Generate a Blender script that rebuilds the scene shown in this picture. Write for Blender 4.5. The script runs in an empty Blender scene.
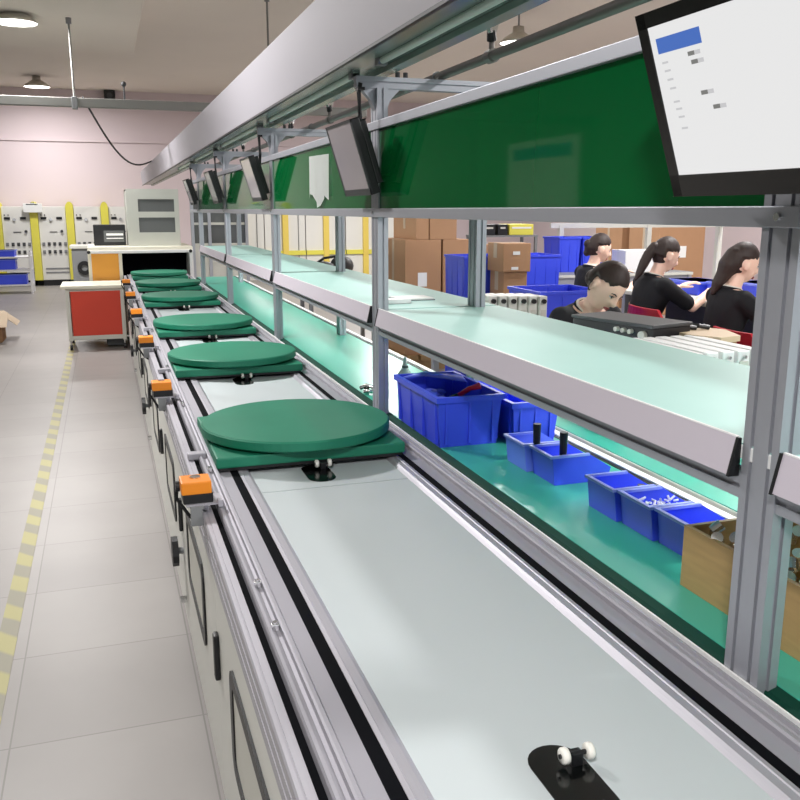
import bpy, bmesh, math, random
from mathutils import Vector, Matrix
random.seed(7)
S = bpy.context.scene
COL = S.collection
PI = math.pi
R = math.radians

# ------------------------------------------------------------------ materials
def lin(c):
    c = c / 255.0
    return c / 12.92 if c <= 0.04045 else ((c + 0.055) / 1.055) ** 2.4

def mat(name, rgb, rough=0.5, metal=0.0, var=0.0, scale=8.0, bump=0.0, emit=0.0, coat=0.0, spec=0.5, stretch=None, base=None):
    m = bpy.data.materials.new(name); m.use_nodes = True
    nt = m.node_tree; b = nt.nodes['Principled BSDF']
    col = tuple(lin(c) for c in rgb) + (1,)
    b.inputs['Base Color'].default_value = col if base is None else tuple(lin(c) for c in base) + (1,)
    b.inputs['Roughness'].default_value = rough
    b.inputs['Metallic'].default_value = metal
    b.inputs['Specular IOR Level'].default_value = spec
    if coat: b.inputs['Coat Weight'].default_value = coat
    if emit:
        b.inputs['Emission Color'].default_value = col
        b.inputs['Emission Strength'].default_value = emit
    if var or bump:
        tc = nt.nodes.new('ShaderNodeTexCoord'); nz = nt.nodes.new('ShaderNodeTexNoise')
        nz.inputs['Scale'].default_value = scale; nz.inputs['Detail'].default_value = 4
        if stretch:
            mp = nt.nodes.new('ShaderNodeMapping'); mp.inputs['Scale'].default_value = stretch
            nt.links.new(tc.outputs['Object'], mp.inputs['Vector']); nt.links.new(mp.outputs['Vector'], nz.inputs['Vector'])
        else:
            nt.links.new(tc.outputs['Object'], nz.inputs['Vector'])
        if var:
            mx = nt.nodes.new('ShaderNodeMix'); mx.data_type = 'RGBA'
            mx.inputs[6].default_value = tuple(max(0, c * (1 - var)) for c in col[:3]) + (1,)
            mx.inputs[7].default_value = tuple(min(1, c * (1 + var)) for c in col[:3]) + (1,)
            nt.links.new(nz.outputs['Fac'], mx.inputs[0]); nt.links.new(mx.outputs[2], b.inputs['Base Color'])
        if bump:
            bp = nt.nodes.new('ShaderNodeBump'); bp.inputs['Strength'].default_value = bump; bp.inputs['Distance'].default_value = 0.01
            nt.links.new(nz.outputs['Fac'], bp.inputs['Height']); nt.links.new(bp.outputs['Normal'], b.inputs['Normal'])
    return m

M = dict(
    alu=mat('brushed_aluminium', (186, 184, 192), 0.5, 0.55, 0.06, 30, stretch=(12, 0.4, 12)),
    alu_post=mat('anodised_aluminium', (176, 178, 186), 0.45, 0.6),
    steel=mat('bright_steel', (215, 215, 215), 0.2, 1.0),
    black=mat('black_plastic', (16, 17, 20), 0.45),
    blackgloss=mat('black_gloss', (9, 11, 11), 0.14),
    belt=mat('black_chain_slot', (6, 7, 12), 0.9, spec=0.1),
    deck=mat('white_deck_sheet', (188, 196, 198), 0.6, 0.0, 0.02, 3),
    panelw=mat('white_painted_steel', (222, 222, 216), 0.45, 0.0, 0.02, 4),
    lip=mat('pale_grey_strip', (198, 190, 200), 0.5),
    canopy=mat('painted_canopy_sheet', (166, 163, 170), 0.5),
    green=mat('green_pallet_board', (22, 120, 92), 0.55, 0.0, 0.12, 6, bump=0.05),
    mat_g=mat('green_antistatic_mat', (60, 164, 142), 0.30, 0.0, 0.06, 5),
    mat_l=mat('pale_green_mat', (163, 203, 196), 0.5, 0.0, 0.05, 5),
    orange=mat('orange_plastic', (238, 140, 30), 0.45),
    white=mat('white_plastic', (235, 235, 235), 0.4),
    roller=mat('white_nylon', (240, 238, 230), 0.35),
    bin=mat('blue_bin_plastic', (62, 84, 235), 0.35, 0.0, 0.05, 6),
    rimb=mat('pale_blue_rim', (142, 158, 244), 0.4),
    binp=mat('paler_blue_bin_plastic', (104, 128, 240), 0.35),
    alud=mat('dull_aluminium', (170, 168, 176), 0.62, 0.5),
    bind=mat('blue_crate_plastic', (60, 80, 228), 0.4, 0.0, 0.08, 6),
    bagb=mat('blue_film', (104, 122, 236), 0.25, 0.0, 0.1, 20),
    wood=mat('pale_plywood', (178, 146, 98), 0.6, 0.0, 0.22, 6, stretch=(1.2, 1.2, 12)),
    board=mat('beige_board', (214, 190, 160), 0.6, 0.0, 0.05, 6),
    card=mat('brown_cardboard', (172, 132, 98), 0.8, 0.0, 0.08, 5),
    cardl=mat('cardboard_flap', (186, 168, 146), 0.8, 0.0, 0.06, 5),
    cable=mat('black_rubber', (28, 28, 30), 0.6),
    pipe=mat('grey_painted_pipe', (128, 128, 124), 0.5),
    pipe_d=mat('dull_air_pipe', (120, 117, 112), 0.4, 0.3),
    white_wall=mat('wall_paint', (214, 200, 203), 0.75, 0.0, 0.03, 0.8),
    ceil=mat('ceiling_paint', (232, 225, 215), 0.85, 0.0, 0.05, 0.7),
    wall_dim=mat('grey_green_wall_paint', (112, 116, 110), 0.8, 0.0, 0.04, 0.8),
    heading=mat('blue_heading', (60, 96, 176), 0.5),
    mat_shade=mat('mat_edge_shade_green', (8, 58, 46), 0.7, spec=0.2),  # mat green darkened to paint the shade at its front
    red=mat('red_painted_sheet', (210, 62, 38), 0.45),
    redp=mat('red_plastic', (206, 18, 44), 0.35),
    cream=mat('cream_sheet', (226, 222, 205), 0.5),
    yellow=mat('yellow_paint', (222, 214, 84), 0.55),
    ypost=mat('amber_yellow_paint', (226, 200, 92), 0.55),
    amber=mat('amber_panel', (240, 168, 60), 0.45),
    cab=mat('pale_grey_cabinet', (206, 205, 196), 0.5),
    cabg=mat('grey_green_cabinet', (186, 188, 180), 0.5),
    glassd=mat('smoked_glass', (96, 98, 98), 0.12),
    grey=mat('mid_grey', (128, 130, 132), 0.5),
    dgrey=mat('dark_grey', (62, 64, 66), 0.5),
    paper=mat('white_paper', (232, 234, 232), 0.7),
    lampw=mat('lamp_disc', (255, 252, 244), 0.5, emit=6.0),
    tube=mat('unlit_tube', (200, 222, 212), 0.3),
    led=mat('lit_led_strip', (250, 255, 252), 0.5, emit=24.0),
    hoodglass=mat('canopy_underside', (120, 142, 134), 0.25, 0.2),
    lampm=mat('lamp_reflector', (205, 200, 188), 0.3, 0.5),
    scr=mat('white_screen', (243, 243, 243), 0.3, emit=0.88, base=(12, 12, 12)),
    scr_off=mat('dim_screen', (176, 168, 172), 0.12, spec=0.6),
    scr_blue=mat('screen_blue', (70, 112, 196), 0.4, emit=0.9, base=(12, 12, 12)),
    scr_grey=mat('screen_grey', (125, 125, 122), 0.4, emit=0.9, base=(12, 12, 12)),
    scr_pale=mat('screen_pale_grey', (206, 206, 208), 0.4, emit=0.9, base=(12, 12, 12)),
    skin=mat('skin', (246, 206, 186), 0.5, 0.0, 0.05, 12),
    lips=mat('lips', (176, 84, 84), 0.4),
    hair=mat('dark_brown_hair', (48, 34, 30), 0.6, 0.0, 0.3, 40, bump=0.3, stretch=(1, 1, 0.15)),
    shirt=mat('black_polo_cloth', (13, 14, 20), 0.85, 0.0, 0.15, 20),
    trousers=mat('black_trouser_cloth', (24, 24, 30), 0.9),
    trim=mat('white_collar_trim', (228, 222, 212), 0.7),
    eyew=mat('eye_white', (235, 230, 226), 0.3),
    partd=mat('dark_metal_part', (42, 42, 46), 0.35, 0.6),
)

def floor_mat():
    m = bpy.data.materials.new('polished_floor_tiles'); m.use_nodes = True
    nt = m.node_tree; b = nt.nodes['Principled BSDF']
    tc = nt.nodes.new('ShaderNodeTexCoord'); mp = nt.nodes.new('ShaderNodeMapping')
    mp.inputs['Location'].default_value = (0.315, 0.09, 0)
    br = nt.nodes.new('ShaderNodeTexBrick'); br.offset = 0.0; br.squash = 1.0
    br.inputs['Scale'].default_value = 1.0
    br.inputs['Brick Width'].default_value = 0.56; br.inputs['Row Height'].default_value = 0.56
    br.inputs['Mortar Size'].default_value = 0.003; br.inputs['Mortar Smooth'].default_value = 0.3
    br.inputs['Color1'].default_value = tuple(lin(c) for c in (152, 148, 145)) + (1,)
    br.inputs['Color2'].default_value = tuple(lin(c) for c in (147, 143, 140)) + (1,)
    br.inputs['Mortar'].default_value = tuple(lin(c) for c in (126, 122, 119)) + (1,)
    nt.links.new(tc.outputs['Object'], mp.inputs['Vector']); nt.links.new(mp.outputs['Vector'], br.inputs['Vector'])
    nz = nt.nodes.new('ShaderNodeTexNoise'); nz.inputs['Scale'].default_value = 1.7; nz.inputs['Detail'].default_value = 6
    nt.links.new(tc.outputs['Object'], nz.inputs['Vector'])
    mx = nt.nodes.new('ShaderNodeMix'); mx.data_type = 'RGBA'; mx.blend_type = 'MULTIPLY'
    rp = nt.nodes.new('ShaderNodeValToRGB')
    rp.color_ramp.elements[0].position = 0.3; rp.color_ramp.elements[0].color = (0.86, 0.86, 0.86, 1)
    rp.color_ramp.elements[1].position = 0.7; rp.color_ramp.elements[1].color = (1, 1, 1, 1)
    nt.links.new(nz.outputs['Fac'], rp.inputs['Fac'])
    mx.inputs[0].default_value = 1.0
    nt.links.new(br.outputs['Color'], mx.inputs[6]); nt.links.new(rp.outputs['Color'], mx.inputs[7])
    nt.links.new(mx.outputs[2], b.inputs['Base Color'])
    b.inputs['Roughness'].default_value = 0.42
    return m
M['floor'] = floor_mat()

def acrylic_mat():
    m = bpy.data.materials.new('green_acrylic'); m.use_nodes = True
    nt = m.node_tree; b = nt.nodes['Principled BSDF']; out = nt.nodes['Material Output']
    b.inputs['Base Color'].default_value = (lin(8), lin(112), lin(58), 1)
    b.inputs['Roughness'].default_value = 0.04
    b.inputs['IOR'].default_value = 1.42
    tr = nt.nodes.new('ShaderNodeBsdfTransparent'); tr.inputs['Color'].default_value = (lin(22), lin(160), lin(92), 1)
    mx = nt.nodes.new('ShaderNodeMixShader'); mx.inputs[0].default_value = 0.62
    nt.links.new(tr.outputs[0], mx.inputs[1]); nt.links.new(b.outputs[0], mx.inputs[2]); nt.links.new(mx.outputs[0], out.inputs['Surface'])
    return m
M['acrylic'] = acrylic_mat()

def tape_mat():
    m = bpy.data.materials.new('worn_yellow_tape'); m.use_nodes = True
    nt = m.node_tree; b = nt.nodes['Principled BSDF']
    tc = nt.nodes.new('ShaderNodeTexCoord')
    wv = nt.nodes.new('ShaderNodeTexWave'); wv.bands_direction = 'DIAGONAL'; wv.inputs['Scale'].default_value = 2.3
    wv.inputs['Distortion'].default_value = 1.5; wv.inputs['Detail'].default_value = 2
    nt.links.new(tc.outputs['Object'], wv.inputs['Vector'])
    rp = nt.nodes.new('ShaderNodeValToRGB')
    rp.color_ramp.elements[0].position = 0.35; rp.color_ramp.elements[0].color = tuple(lin(c) for c in (138, 135, 118)) + (1,)
    rp.color_ramp.elements[1].position = 0.6; rp.color_ramp.elements[1].color = tuple(lin(c) for c in (164, 158, 108)) + (1,)
    nt.links.new(wv.outputs['Fac'], rp.inputs['Fac']); nt.links.new(rp.outputs['Color'], b.inputs['Base Color'])
    b.inputs['Roughness'].default_value = 0.5
    return m
M['tape'] = tape_mat()

# ------------------------------------------------------------------ mesh helpers
class MB:
    def __init__(s): s.bm = bmesh.new()
    def box(s, x0, x1, y0, y1, z0, z1, bev=0.0, seg=2, M4=None):
        r = bmesh.ops.create_cube(s.bm, size=1.0)
        vs = r['verts']
        for v in vs:
            v.co = Vector(((x0 + x1) / 2 + v.co.x * (x1 - x0), (y0 + y1) / 2 + v.co.y * (y1 - y0), (z0 + z1) / 2 + v.co.z * (z1 - z0)))
        if M4 is not None:
            for v in vs: v.co = M4 @ v.co
        if bev:
            es = list({e for v in vs for e in v.link_edges})
            bmesh.ops.bevel(s.bm, geom=es, offset=bev, segments=seg, profile=0.6, affect='EDGES')
        return s
    def cyl(s, p0, p1, r0, r1=None, n=16):
        p0, p1 = Vector(p0), Vector(p1); d = p1 - p0
        q = d.to_track_quat('Z', 'Y').to_matrix().to_4x4()
        mtx = Matrix.Translation((p0 + p1) / 2) @ q
        bmesh.ops.create_cone(s.bm, cap_ends=True, segments=n, radius1=r0, radius2=r0 if r1 is None else r1, depth=d.length, matrix=mtx)
        return s
    def sph(s, c, r, u=14, v=10):
        if isinstance(r, (int, float)): r = (r, r, r)
        bmesh.ops.create_uvsphere(s.bm, u_segments=u, v_segments=v, radius=1.0, matrix=Matrix.Translation(c) @ Matrix.Diagonal((r[0], r[1], r[2], 1)))
        return s
    def prism(s, pts, axis, a0, a1, M4=None):
        # pts: 2D polygon; axis 'x' -> pts are (y,z), 'y' -> (x,z), 'z' -> (x,y)
        def P(p, a):
            v = {'x': (a, p[0], p[1]), 'y': (p[0], a, p[1]), 'z': (p[0], p[1], a)}[axis]
            v = Vector(v)
            return M4 @ v if M4 is not None else v
        A = [s.bm.verts.new(P(p, a0)) for p in pts]; B = [s.bm.verts.new(P(p, a1)) for p in pts]
        n = len(pts)
        fs = [s.bm.faces.new(A), s.bm.faces.new(B)]
        for i in range(n): fs.append(s.bm.faces.new((A[i], A[(i + 1) % n], B[(i + 1) % n], B[i])))
        bmesh.ops.recalc_face_normals(s.bm, faces=fs)
        return s
    def tube(s, pts, r, n=8, caps=True):
        pts = [Vector(p) for p in pts]; rings = []
        up = Vector((0, 0, 1))
        for i, p in enumerate(pts):
            t = (pts[min(i + 1, len(pts) - 1)] - pts[max(i - 1, 0)]).normalized()
            a = t.cross(up)
            if a.length < 1e-3: a = t.cross(Vector((1, 0, 0)))
            a.normalize(); b = t.cross(a)
            rr = r[i] if isinstance(r, (list, tuple)) else r
            rings.append([s.bm.verts.new(p + (a * math.cos(2 * PI * k / n) + b * math.sin(2 * PI * k / n)) * rr) for k in range(n)])
        for i in range(len(rings) - 1):
            for k in range(n):
                s.bm.faces.new((rings[i][k], rings[i][(k + 1) % n], rings[i + 1][(k + 1) % n], rings[i + 1][k]))
        if caps:
            s.bm.faces.new(rings[0][::-1]); s.bm.faces.new(rings[-1])
        return s
    def lathe(s, prof, c=(0, 0, 0), n=32):
        rings = []
        for (r, z) in prof:
            if r < 1e-6: rings.append([s.bm.verts.new((c[0], c[1], c[2] + z))])
            else: rings.append([s.bm.verts.new((c[0] + r * math.cos(2 * PI * k / n), c[1] + r * math.sin(2 * PI * k / n), c[2] + z)) for k in range(n)])
        for i in range(len(rings) - 1):
            a, b = rings[i], rings[i + 1]
            for k in range(n):
                k2 = (k + 1) % n
                if len(a) == 1 and len(b) == 1: continue
                if len(a) == 1: s.bm.faces.new((a[0], b[k2], b[k]))
                elif len(b) == 1: s.bm.faces.new((a[k], a[k2], b[0]))
                else: s.bm.faces.new((a[k], a[k2], b[k2], b[k]))
        return s
    def loft(s, rings, caps=True):
        rr = [[s.bm.verts.new(p) for p in ring] for ring in rings]
        n = len(rr[0])
        for i in range(len(rr) - 1):
            for k in range(n): s.bm.faces.new((rr[i][k], rr[i][(k + 1) % n], rr[i + 1][(k + 1) % n], rr[i + 1][k]))
        if caps: s.bm.faces.new(rr[0][::-1]); s.bm.faces.new(rr[-1])
        return s
    def build(s, name, m, parent=None, label=None, smooth=False, kind=None):
        bmesh.ops.recalc_face_normals(s.bm, faces=s.bm.faces[:])
        me = bpy.data.meshes.new(name); s.bm.to_mesh(me); s.bm.free()
        if smooth:
            for p in me.polygons: p.use_smooth = True
        o = bpy.data.objects.new(name, me); COL.objects.link(o)
        if m: me.materials.append(M[m] if isinstance(m, str) else m)
        if parent is not None:
            o.parent = parent
            o.matrix_parent_inverse = Matrix.Identity(4)
            # geometry was given in world coordinates: move it into the parent's frame
            me.transform(world(parent).inverted())
        else:
            # top-level mesh: give it an origin at its base
            xs = [v.co for v in me.vertices]
            c = Vector(((min(v.x for v in xs) + max(v.x for v in xs)) / 2, (min(v.y for v in xs) + max(v.y for v in xs)) / 2, min(v.z for v in xs)))
            me.transform(Matrix.Translation(-c)); o.location = c
        if label: o['label'] = label
        if kind: o['kind'] = kind
        return o

def world(o):
    m = Matrix.LocRotScale(o.location, o.rotation_euler, o.scale)
    return world(o.parent) @ m if o.parent else m

def tag(o, label, cat, group=None, kind=None):
    o['label'] = label; o['category'] = cat
    if group: o['group'] = group
    if kind: o['kind'] = kind
    return o

def thing(name, label, cat, loc=(0, 0, 0), rz=0.0, group=None):
    o = bpy.data.objects.new(name, None); COL.objects.link(o)
    o.empty_display_size = 0.1
    o.location = loc; o.rotation_euler = (0, 0, rz)
    return tag(o, label, cat, group)

def dup(root, loc, rz=0.0, label=None):
    def cp(o, par):
        c = o.copy(); COL.objects.link(c)
        if par is not None: c.parent = par
        for ch in list(o.children): cp(ch, c)
        return c
    r = cp(root, None); r.location = loc; r.rotation_euler = (0, 0, rz)
    if label: r['label'] = label
    return r

def struct(o): o['kind'] = 'structure'; return o

def slot_section(x0, x1, y0, y1, nx=1, ny=2, g=0.008, d=0.006):
    """outline of an aluminium profile with T-slot grooves: nx grooves on the y faces, ny on the x faces"""
    pts = []
    def side(p0, p1, n, inward):
        p0, p1, inward = Vector(p0), Vector(p1), Vector(inward)
        L = (p1 - p0).length; t = (p1 - p0) / L
        pts.append(tuple(p0))
        for i in range(n):
            c = L * (i + 0.5) / n
            a = p0 + t * (c - g / 2); b = p0 + t * (c + g / 2)
            pts.extend([tuple(a), tuple(a + inward * d), tuple(b + inward * d), tuple(b)])
    side((x0, y0), (x1, y0), nx, (0, 1)); side((x1, y0), (x1, y1), ny, (-1, 0))
    side((x1, y1), (x0, y1), nx, (0, -1)); side((x0, y1), (x0, y0), ny, (1, 0))
    return pts

# ------------------------------------------------------------------ camera
pitch, yaw, H = R(12.319), R(18.502), 1.55
cd = bpy.data.cameras.new('camera'); cam = bpy.data.objects.new('camera', cd); COL.objects.link(cam)
cam.location = (0, 0, H); cam.rotation_euler = (PI / 2 - pitch, 0, -yaw)
cd.sensor_fit = 'HORIZONTAL'; cd.sensor_width = 36; cd.lens = 870 / 800 * 36; cd.clip_start = 0.05
S.camera = cam

# ------------------------------------------------------------------ room shell
CZ = 4.0
struct(MB().box(-4.5, 10, -6, 20.2, -0.1, 0).build('floor', 'floor'))
struct(MB().box(-4.7, 10.2, -6, 20.4, CZ, CZ + 0.15).build('ceiling', 'ceil'))
wb = struct(MB().box(-4.7, 10.2, 20.2, 20.4, 0, CZ).build('wall_back', 'white_wall'))
struct(MB().box(10, 10.2, -6, 20.2, 0, CZ).build('wall_right', 'white_wall'))
struct(MB().box(-4.7, -4.5, -6, 20.2, 0, CZ).build('wall_left', 'wall_dim'))
struct(MB().box(-4.5, 0.55, -6, 13.0, 3.62, CZ, 0.01).build('trim_1', 'ceil'))
struct(MB().box(-4.5, 10, 20.17, 20.2, 0, 0.12).build('baseboard_back', 'grey'))
struct(MB().box(-4.5, 10, 20.16, 20.2, 2.95, 3.0).build('trim_4', 'white_wall'))

tag(MB().box(-0.472, -0.405, -3, 13.0, 0.0, 0.002).build('floor_tape', 'tape'),
    'faded yellow marking tape running along the grey tiled aisle floor', 'floor tape')

# ------------------------------------------------------------------ ceiling lamps
def lamp(x, y, label, z=3.6, top=CZ, k=1.0):
    t = thing('ceiling_lamp', label, 'ceiling lamp', (x, y, z), 0, 'round high bay lamps under the ceiling')
    MB().lathe([(0.0, 0.2), (0.07, 0.2), (0.075, 0.13), (0.11, 0.11), (0.2, 0.05), (0.25, 0.0), (0.235, 0.0), (0.19, 0.045), (0.0, 0.06)], (x, y, z)).build('reflector', 'lampm', t, smooth=True)
    MB().lathe([(0.0, 0.012), (0.232, 0.012), (0.232, 0.006), (0.0, 0.0)], (x, y, z)).build('diffuser', 'lampw', t)
    MB().cyl((x, y, z + 0.18), (x, y, top), 0.012).build('rod', 'pipe', t)
    ld = bpy.data.lights.new('lamp_light', 'AREA'); ld.shape = 'DISK'; ld.size = 0.46; ld.energy = LAMP_W * k; ld.color = (1.0, 0.975, 0.965)
    lo = bpy.data.objects.new('lamp_light', ld); COL.objects.link(lo); lo.parent = t; lo.location = (0, 0, -0.02)
    return t
LAMP_W = 150
lamp(-0.76, 10.9, 'round ceiling lamp nearest on the left, at the top left corner', 3.53, 3.75)
lamp(-1.0, 18.45, 'small far round ceiling lamp above the pipe at left', 3.80, CZ, .7)
lamp(5.12, 10.6, 'round ceiling lamp seen above the green panels at right')
for (x, y, l) in ((-0.8, 5.0, 'ceiling lamp over the aisle left of the conveyor'), (-0.8, -1.0, 'ceiling lamp over the aisle behind the camera'),
                  (5.1, 5.2, 'ceiling lamp over the seated women in black'), (3.6, 0.6, 'unseen ceiling lamp placed near the camera to light the women'),  # the near right lamp is out of view, placed to light the faces
                  (5.1, 16.0, 'ceiling lamp over the cartons at the back right'), (2.3, 7.2, 'ceiling lamp above the middle of the bench'),
                  (8.2, 8.0, 'ceiling lamp beside the right wall')):
    lamp(x, y, l, 3.42 if x < 0 else 3.6, 3.62 if x < 0 else CZ, .15 if 2 < x < 3 else (1.7 if y > 15 else 1.0))

t = thing('white_board', 'white notice board with blue heading on the left wall', 'notice board', (-4.48, 12.3, 1.45))
MB().box(-4.498, -4.47, 11.2, 13.5, 1.45, 2.6, .004).build('board', 'paper', t)
MB().box(-4.47, -4.466, 11.4, 13.3, 2.32, 2.5).build('heading_bar', 'heading', t, 'blue heading bar')

# suspended busway and its bits
t = thing('suspended_pipe', 'grey horizontal pipe hung across the back of the hall', 'pipe', (-1, 10.9, 2.68))
MB().box(-4.5, 3.2, 10.86, 10.94, 2.68, 2.78, 0.008).build('pipe_body', 'pipe', t)
for x in (-3.2, -0.21, 2.0):
    MB().cyl((x, 10.9, 2.78), (x, 10.9, 3.62 if x < 0.5 else CZ), 0.012, n=8).build('hanger_rod', 'pipe', t)
    MB().box(x - 0.03, x + 0.03, 10.85, 10.95, 2.66, 2.79, 0.004).build('clamp', 'grey', t)
    MB().cyl((x, 10.9, 3.56 if x < .5 else CZ - .06), (x, 10.9, 3.62 if x < .5 else CZ), 0.03).build('ceiling_plate', 'grey', t)
MB().cyl((0.33, 10.9, 2.78), (0.33, 10.9, 2.93), 0.01, n=8).sph((0.33, 10.9, 2.95), 0.03).build('pipe_fitting', 'dgrey', t)
pts = []
for i in range(17):
    f = i / 16
    pts.append((-0.12 + 0.92 * f, 10.88 + 4.0 * f, 2.79 + (2.31 - 2.79) * f - 0.32 * math.sin(PI * f)))

tag(MB().tube(pts, 0.012).build('power_cable', 'cable', smooth=True), 'thin dark cable drooping from the pipe down to the light canopy', 'cable')
t = thing('wall_speaker', 'small black box speaker high up on the back wall', 'speaker', (1.05, 20.05, 4.0 - 0.55))
MB().box(0.20, 0.42, 20.0, 20.18, 3.78, 3.99, .01).build('speaker_body', 'black', t)
MB().cyl((0.31, 19.995, 3.88), (0.31, 20.01, 3.88), 0.06).build('speaker_cone', 'dgrey', t)
for (x, y, l) in ((1.85, 10.2, 'small sprinkler head on the ceiling above the light canopy'),):
    t = thing('ceiling_sprinkler', l, 'sprinkler', (x, y, 3.8))
    MB().cyl((x, y, 3.93), (x, y, CZ), 0.05).build('flange', 'dgrey', t)
    MB().cyl((x, y, 3.85), (x, y, 3.93), 0.015).cyl((x, y, 3.84), (x, y, 3.85), 0.035).build('nozzle', 'steel', t)

# ------------------------------------------------------------------ conveyor line
Y0, Y1 = 0.05, 11.15
cv = thing('conveyor_line', 'long white and aluminium assembly conveyor carrying the green turntables', 'conveyor', (0.57, 0.2, 0))
def rails(sx, x):
    """x maps the left-rail coordinates"""
    X = lambda v: x(v)
    def pr(name, pts, m):
        MB().prism([(X(a), b) for a, b in pts], 'y', Y0, Y1).build(name, m, cv)
    if sx > 0: pr('outer_rail', [(0.195, 0.69), (0.195, 0.715), (0.199, 0.715), (0.199, 0.722), (0.195, 0.722), (0.195, 0.745), (0.199, 0.745), (0.199, 0.752), (0.195, 0.752), (0.195, 0.772), (0.198, 0.775),
                      (0.205, 0.775), (0.205, 0.773), (0.208, 0.773), (0.208, 0.775), (0.2225, 0.775), (0.2225, 0.69)], 'alu')
    if sx > 0: pr('slot_strip', [(0.2225, 0.69), (0.2225, 0.766), (0.238, 0.766), (0.238, 0.69)], 'belt')
    pr('guide_rail', [(0.238, 0.69), (0.238, 0.784), (0.241, 0.788), (0.247, 0.788), (0.249, 0.782), (0.256, 0.780), (0.262, 0.782), (0.264, 0.790), (0.268, 0.792), (0.274, 0.792), (0.277, 0.788), (0.277, 0.778),
                      (0.3125, 0.778), (0.3125, 0.69)], 'alud')
    pr('chain_strip', [(0.3125, 0.69), (0.3125, 0.7775), (0.3365, 0.7775), (0.3365, 0.69)], 'belt')
    pr('inner_rail', [(0.3365, 0.69), (0.3365, 0.779), (0.345, 0.780), (0.347, 0.778), (0.362, 0.778), (0.368, 0.774), (0.374, 0.768), (0.374, 0.69)], 'alu')
rails(1, lambda v: v)
rails(-1, lambda v: 1.185 - v)
# deck sheets, with seams near the stations
edges = [Y0, 2.35, 4.35, 6.1, 7.8, 9.5, Y1]
PAL = (2.83, 4.36, 5.72, 7.5, 8.95, 10.4)
ST = [1.03] + [p - 0.29 + 0.037 for p in PAL]     # stopper positions (far end of each opening)
for i in range(len(edges) - 1):
    MB().box(0.374, 0.811, edges[i] + 0.003, edges[i + 1] - 0.003, 0.752, 0.768).build('deck_plate', 'deck', cv)
MB().box(0.374, 0.811, Y0, Y1, 0.70, 0.751).build('deck_bed', 'belt', cv)
# stoppers: black lozenge opening plate with two white rollers
for i, y in enumerate(ST):
    ring = []
    r = 0.042; L = 0.18
    for k in range(13): ring.append((0.570 + r * math.cos(PI * k / 12), y - r + r * math.sin(PI * k / 12)))
    for k in range(13): ring.append((0.570 - r * math.cos(PI * k / 12), y - L + r - r * math.sin(PI * k / 12)))
    st = MB().prism(ring, 'z', 0.766, 0.7695).build('stopper', 'blackgloss', cv, 'black stopper plate with rounded end')
    for dx in (-0.0, 0.042):
        xx = 0.574 + dx * .95
        m = MB(); m.lathe([(0.0035, -0.0055), (0.0105, -0.0055), (0.0122, -0.003), (0.0122, 0.003), (0.0105, 0.0055), (0.0035, 0.0055)], n=20)
        bmesh.ops.rotate(m.bm, verts=m.bm.verts[:], cent=(0, 0, 0), matrix=Matrix.Rotation(PI / 2, 3, 'Y'))
        bmesh.ops.translate(m.bm, verts=m.bm.verts[:], vec=(xx, y - 0.055, 0.7875))
        m.build('roller', 'roller', st, 'white roller', smooth=True)
    MB().cyl((0.566, y - 0.055, 0.7875), (0.622, y - 0.055, 0.7875), 0.0035).box(0.585, 0.603, y - 0.060, y - 0.045, 0.769, 0.790, 0.002).build('roller_bracket', 'black', st)
    MB().cyl((0.588, y - 0.14, 0.769), (0.588, y - 0.14, 0.771), 0.003).build('screw', 'steel', st)
# side panels with framed windows
px = [Y0] + [0.965 + 1.07 * k for k in range(9)] + [Y1]
def rrect(y0, y1, z0, z1, r, n=5):
    pts = []
    for (cy, cz, a0) in ((y1 - r, z1 - r, 0), (y0 + r, z1 - r, PI / 2), (y0 + r, z0 + r, PI), (y1 - r, z0 + r, 1.5 * PI)):
        for k in range(n + 1):
            a = a0 + PI / 2 * k / n; pts.append((cy + r * math.cos(a), cz + r * math.sin(a)))
    return pts
for i in range(len(px) - 1):
    a, b = px[i], px[i + 1]
    p = MB().box(0.2, 0.214, a + 0.002, b - 0.002, 0.06, 0.69, 0.002).build('side_panel', 'panelw', cv)
    c = (a + b) / 2
    y0, y1 = c - 0.26, c + 0.26
    outer = rrect(y0, y1, 0.33, 0.585, 0.045); inner = rrect(y0 + 0.04, y1 - 0.04, 0.362, 0.553, 0.022)
    m = MB()
    ro = [[(0.194, q[0], q[1]) for q in outer], [(0.194, q[0], q[1]) for q in inner], [(0.2, q[0], q[1]) for q in inner], [(0.2, q[0], q[1]) for q in outer], [(0.194, q[0], q[1]) for q in outer]]
    m.loft(ro, caps=False); bmesh.ops.remove_doubles(m.bm, verts=m.bm.verts[:], dist=1e-5)
    w = m.build('window_gasket', 'black', p, 'black rubber window gasket')
    MB().prism(inner, 'x', 0.1975, 0.2).build('window_pane', 'cab', p)
    MB().box(0.186, 0.2, b - 0.055, b - 0.025, 0.42, 0.54, 0.005).build('latch', 'black', p, 'black latch')
for y in (3.1, 5.65, 8.0):
    k = MB().cyl((0.2, y, 0.33), (0.175, y, 0.33), 0.012).build('clamp_shaft', 'grey', cv)
    MB().cyl((0.18, y, 0.33), (0.158, y, 0.33), 0.055, n=12).build('hand_knob', 'black', k, 'black hand knob')
for y in (0.6, 3.05, 5.5, 8.0, 10.3):
    for x in (0.24, 0.93):
        f = MB().cyl((x, y, 0.01), (x, y, 0.1), 0.012, n=8).build('foot_bolt', 'steel', cv)
        MB().cyl((x, y, 0.0), (x, y, 0.016), 0.035).build('foot_pad', 'steel', f)
    MB().cyl((0.2, y + .02, 0.15), (0.176, y + .02, 0.15), 0.014, n=6).build('panel_bolt', 'steel', cv)
for x in (0.93,):
    MB().box(0.955 - .02, 0.955 - .006, Y0, Y1, 0.1, 0.69).build('rear_panel', 'panelw', cv)
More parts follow.
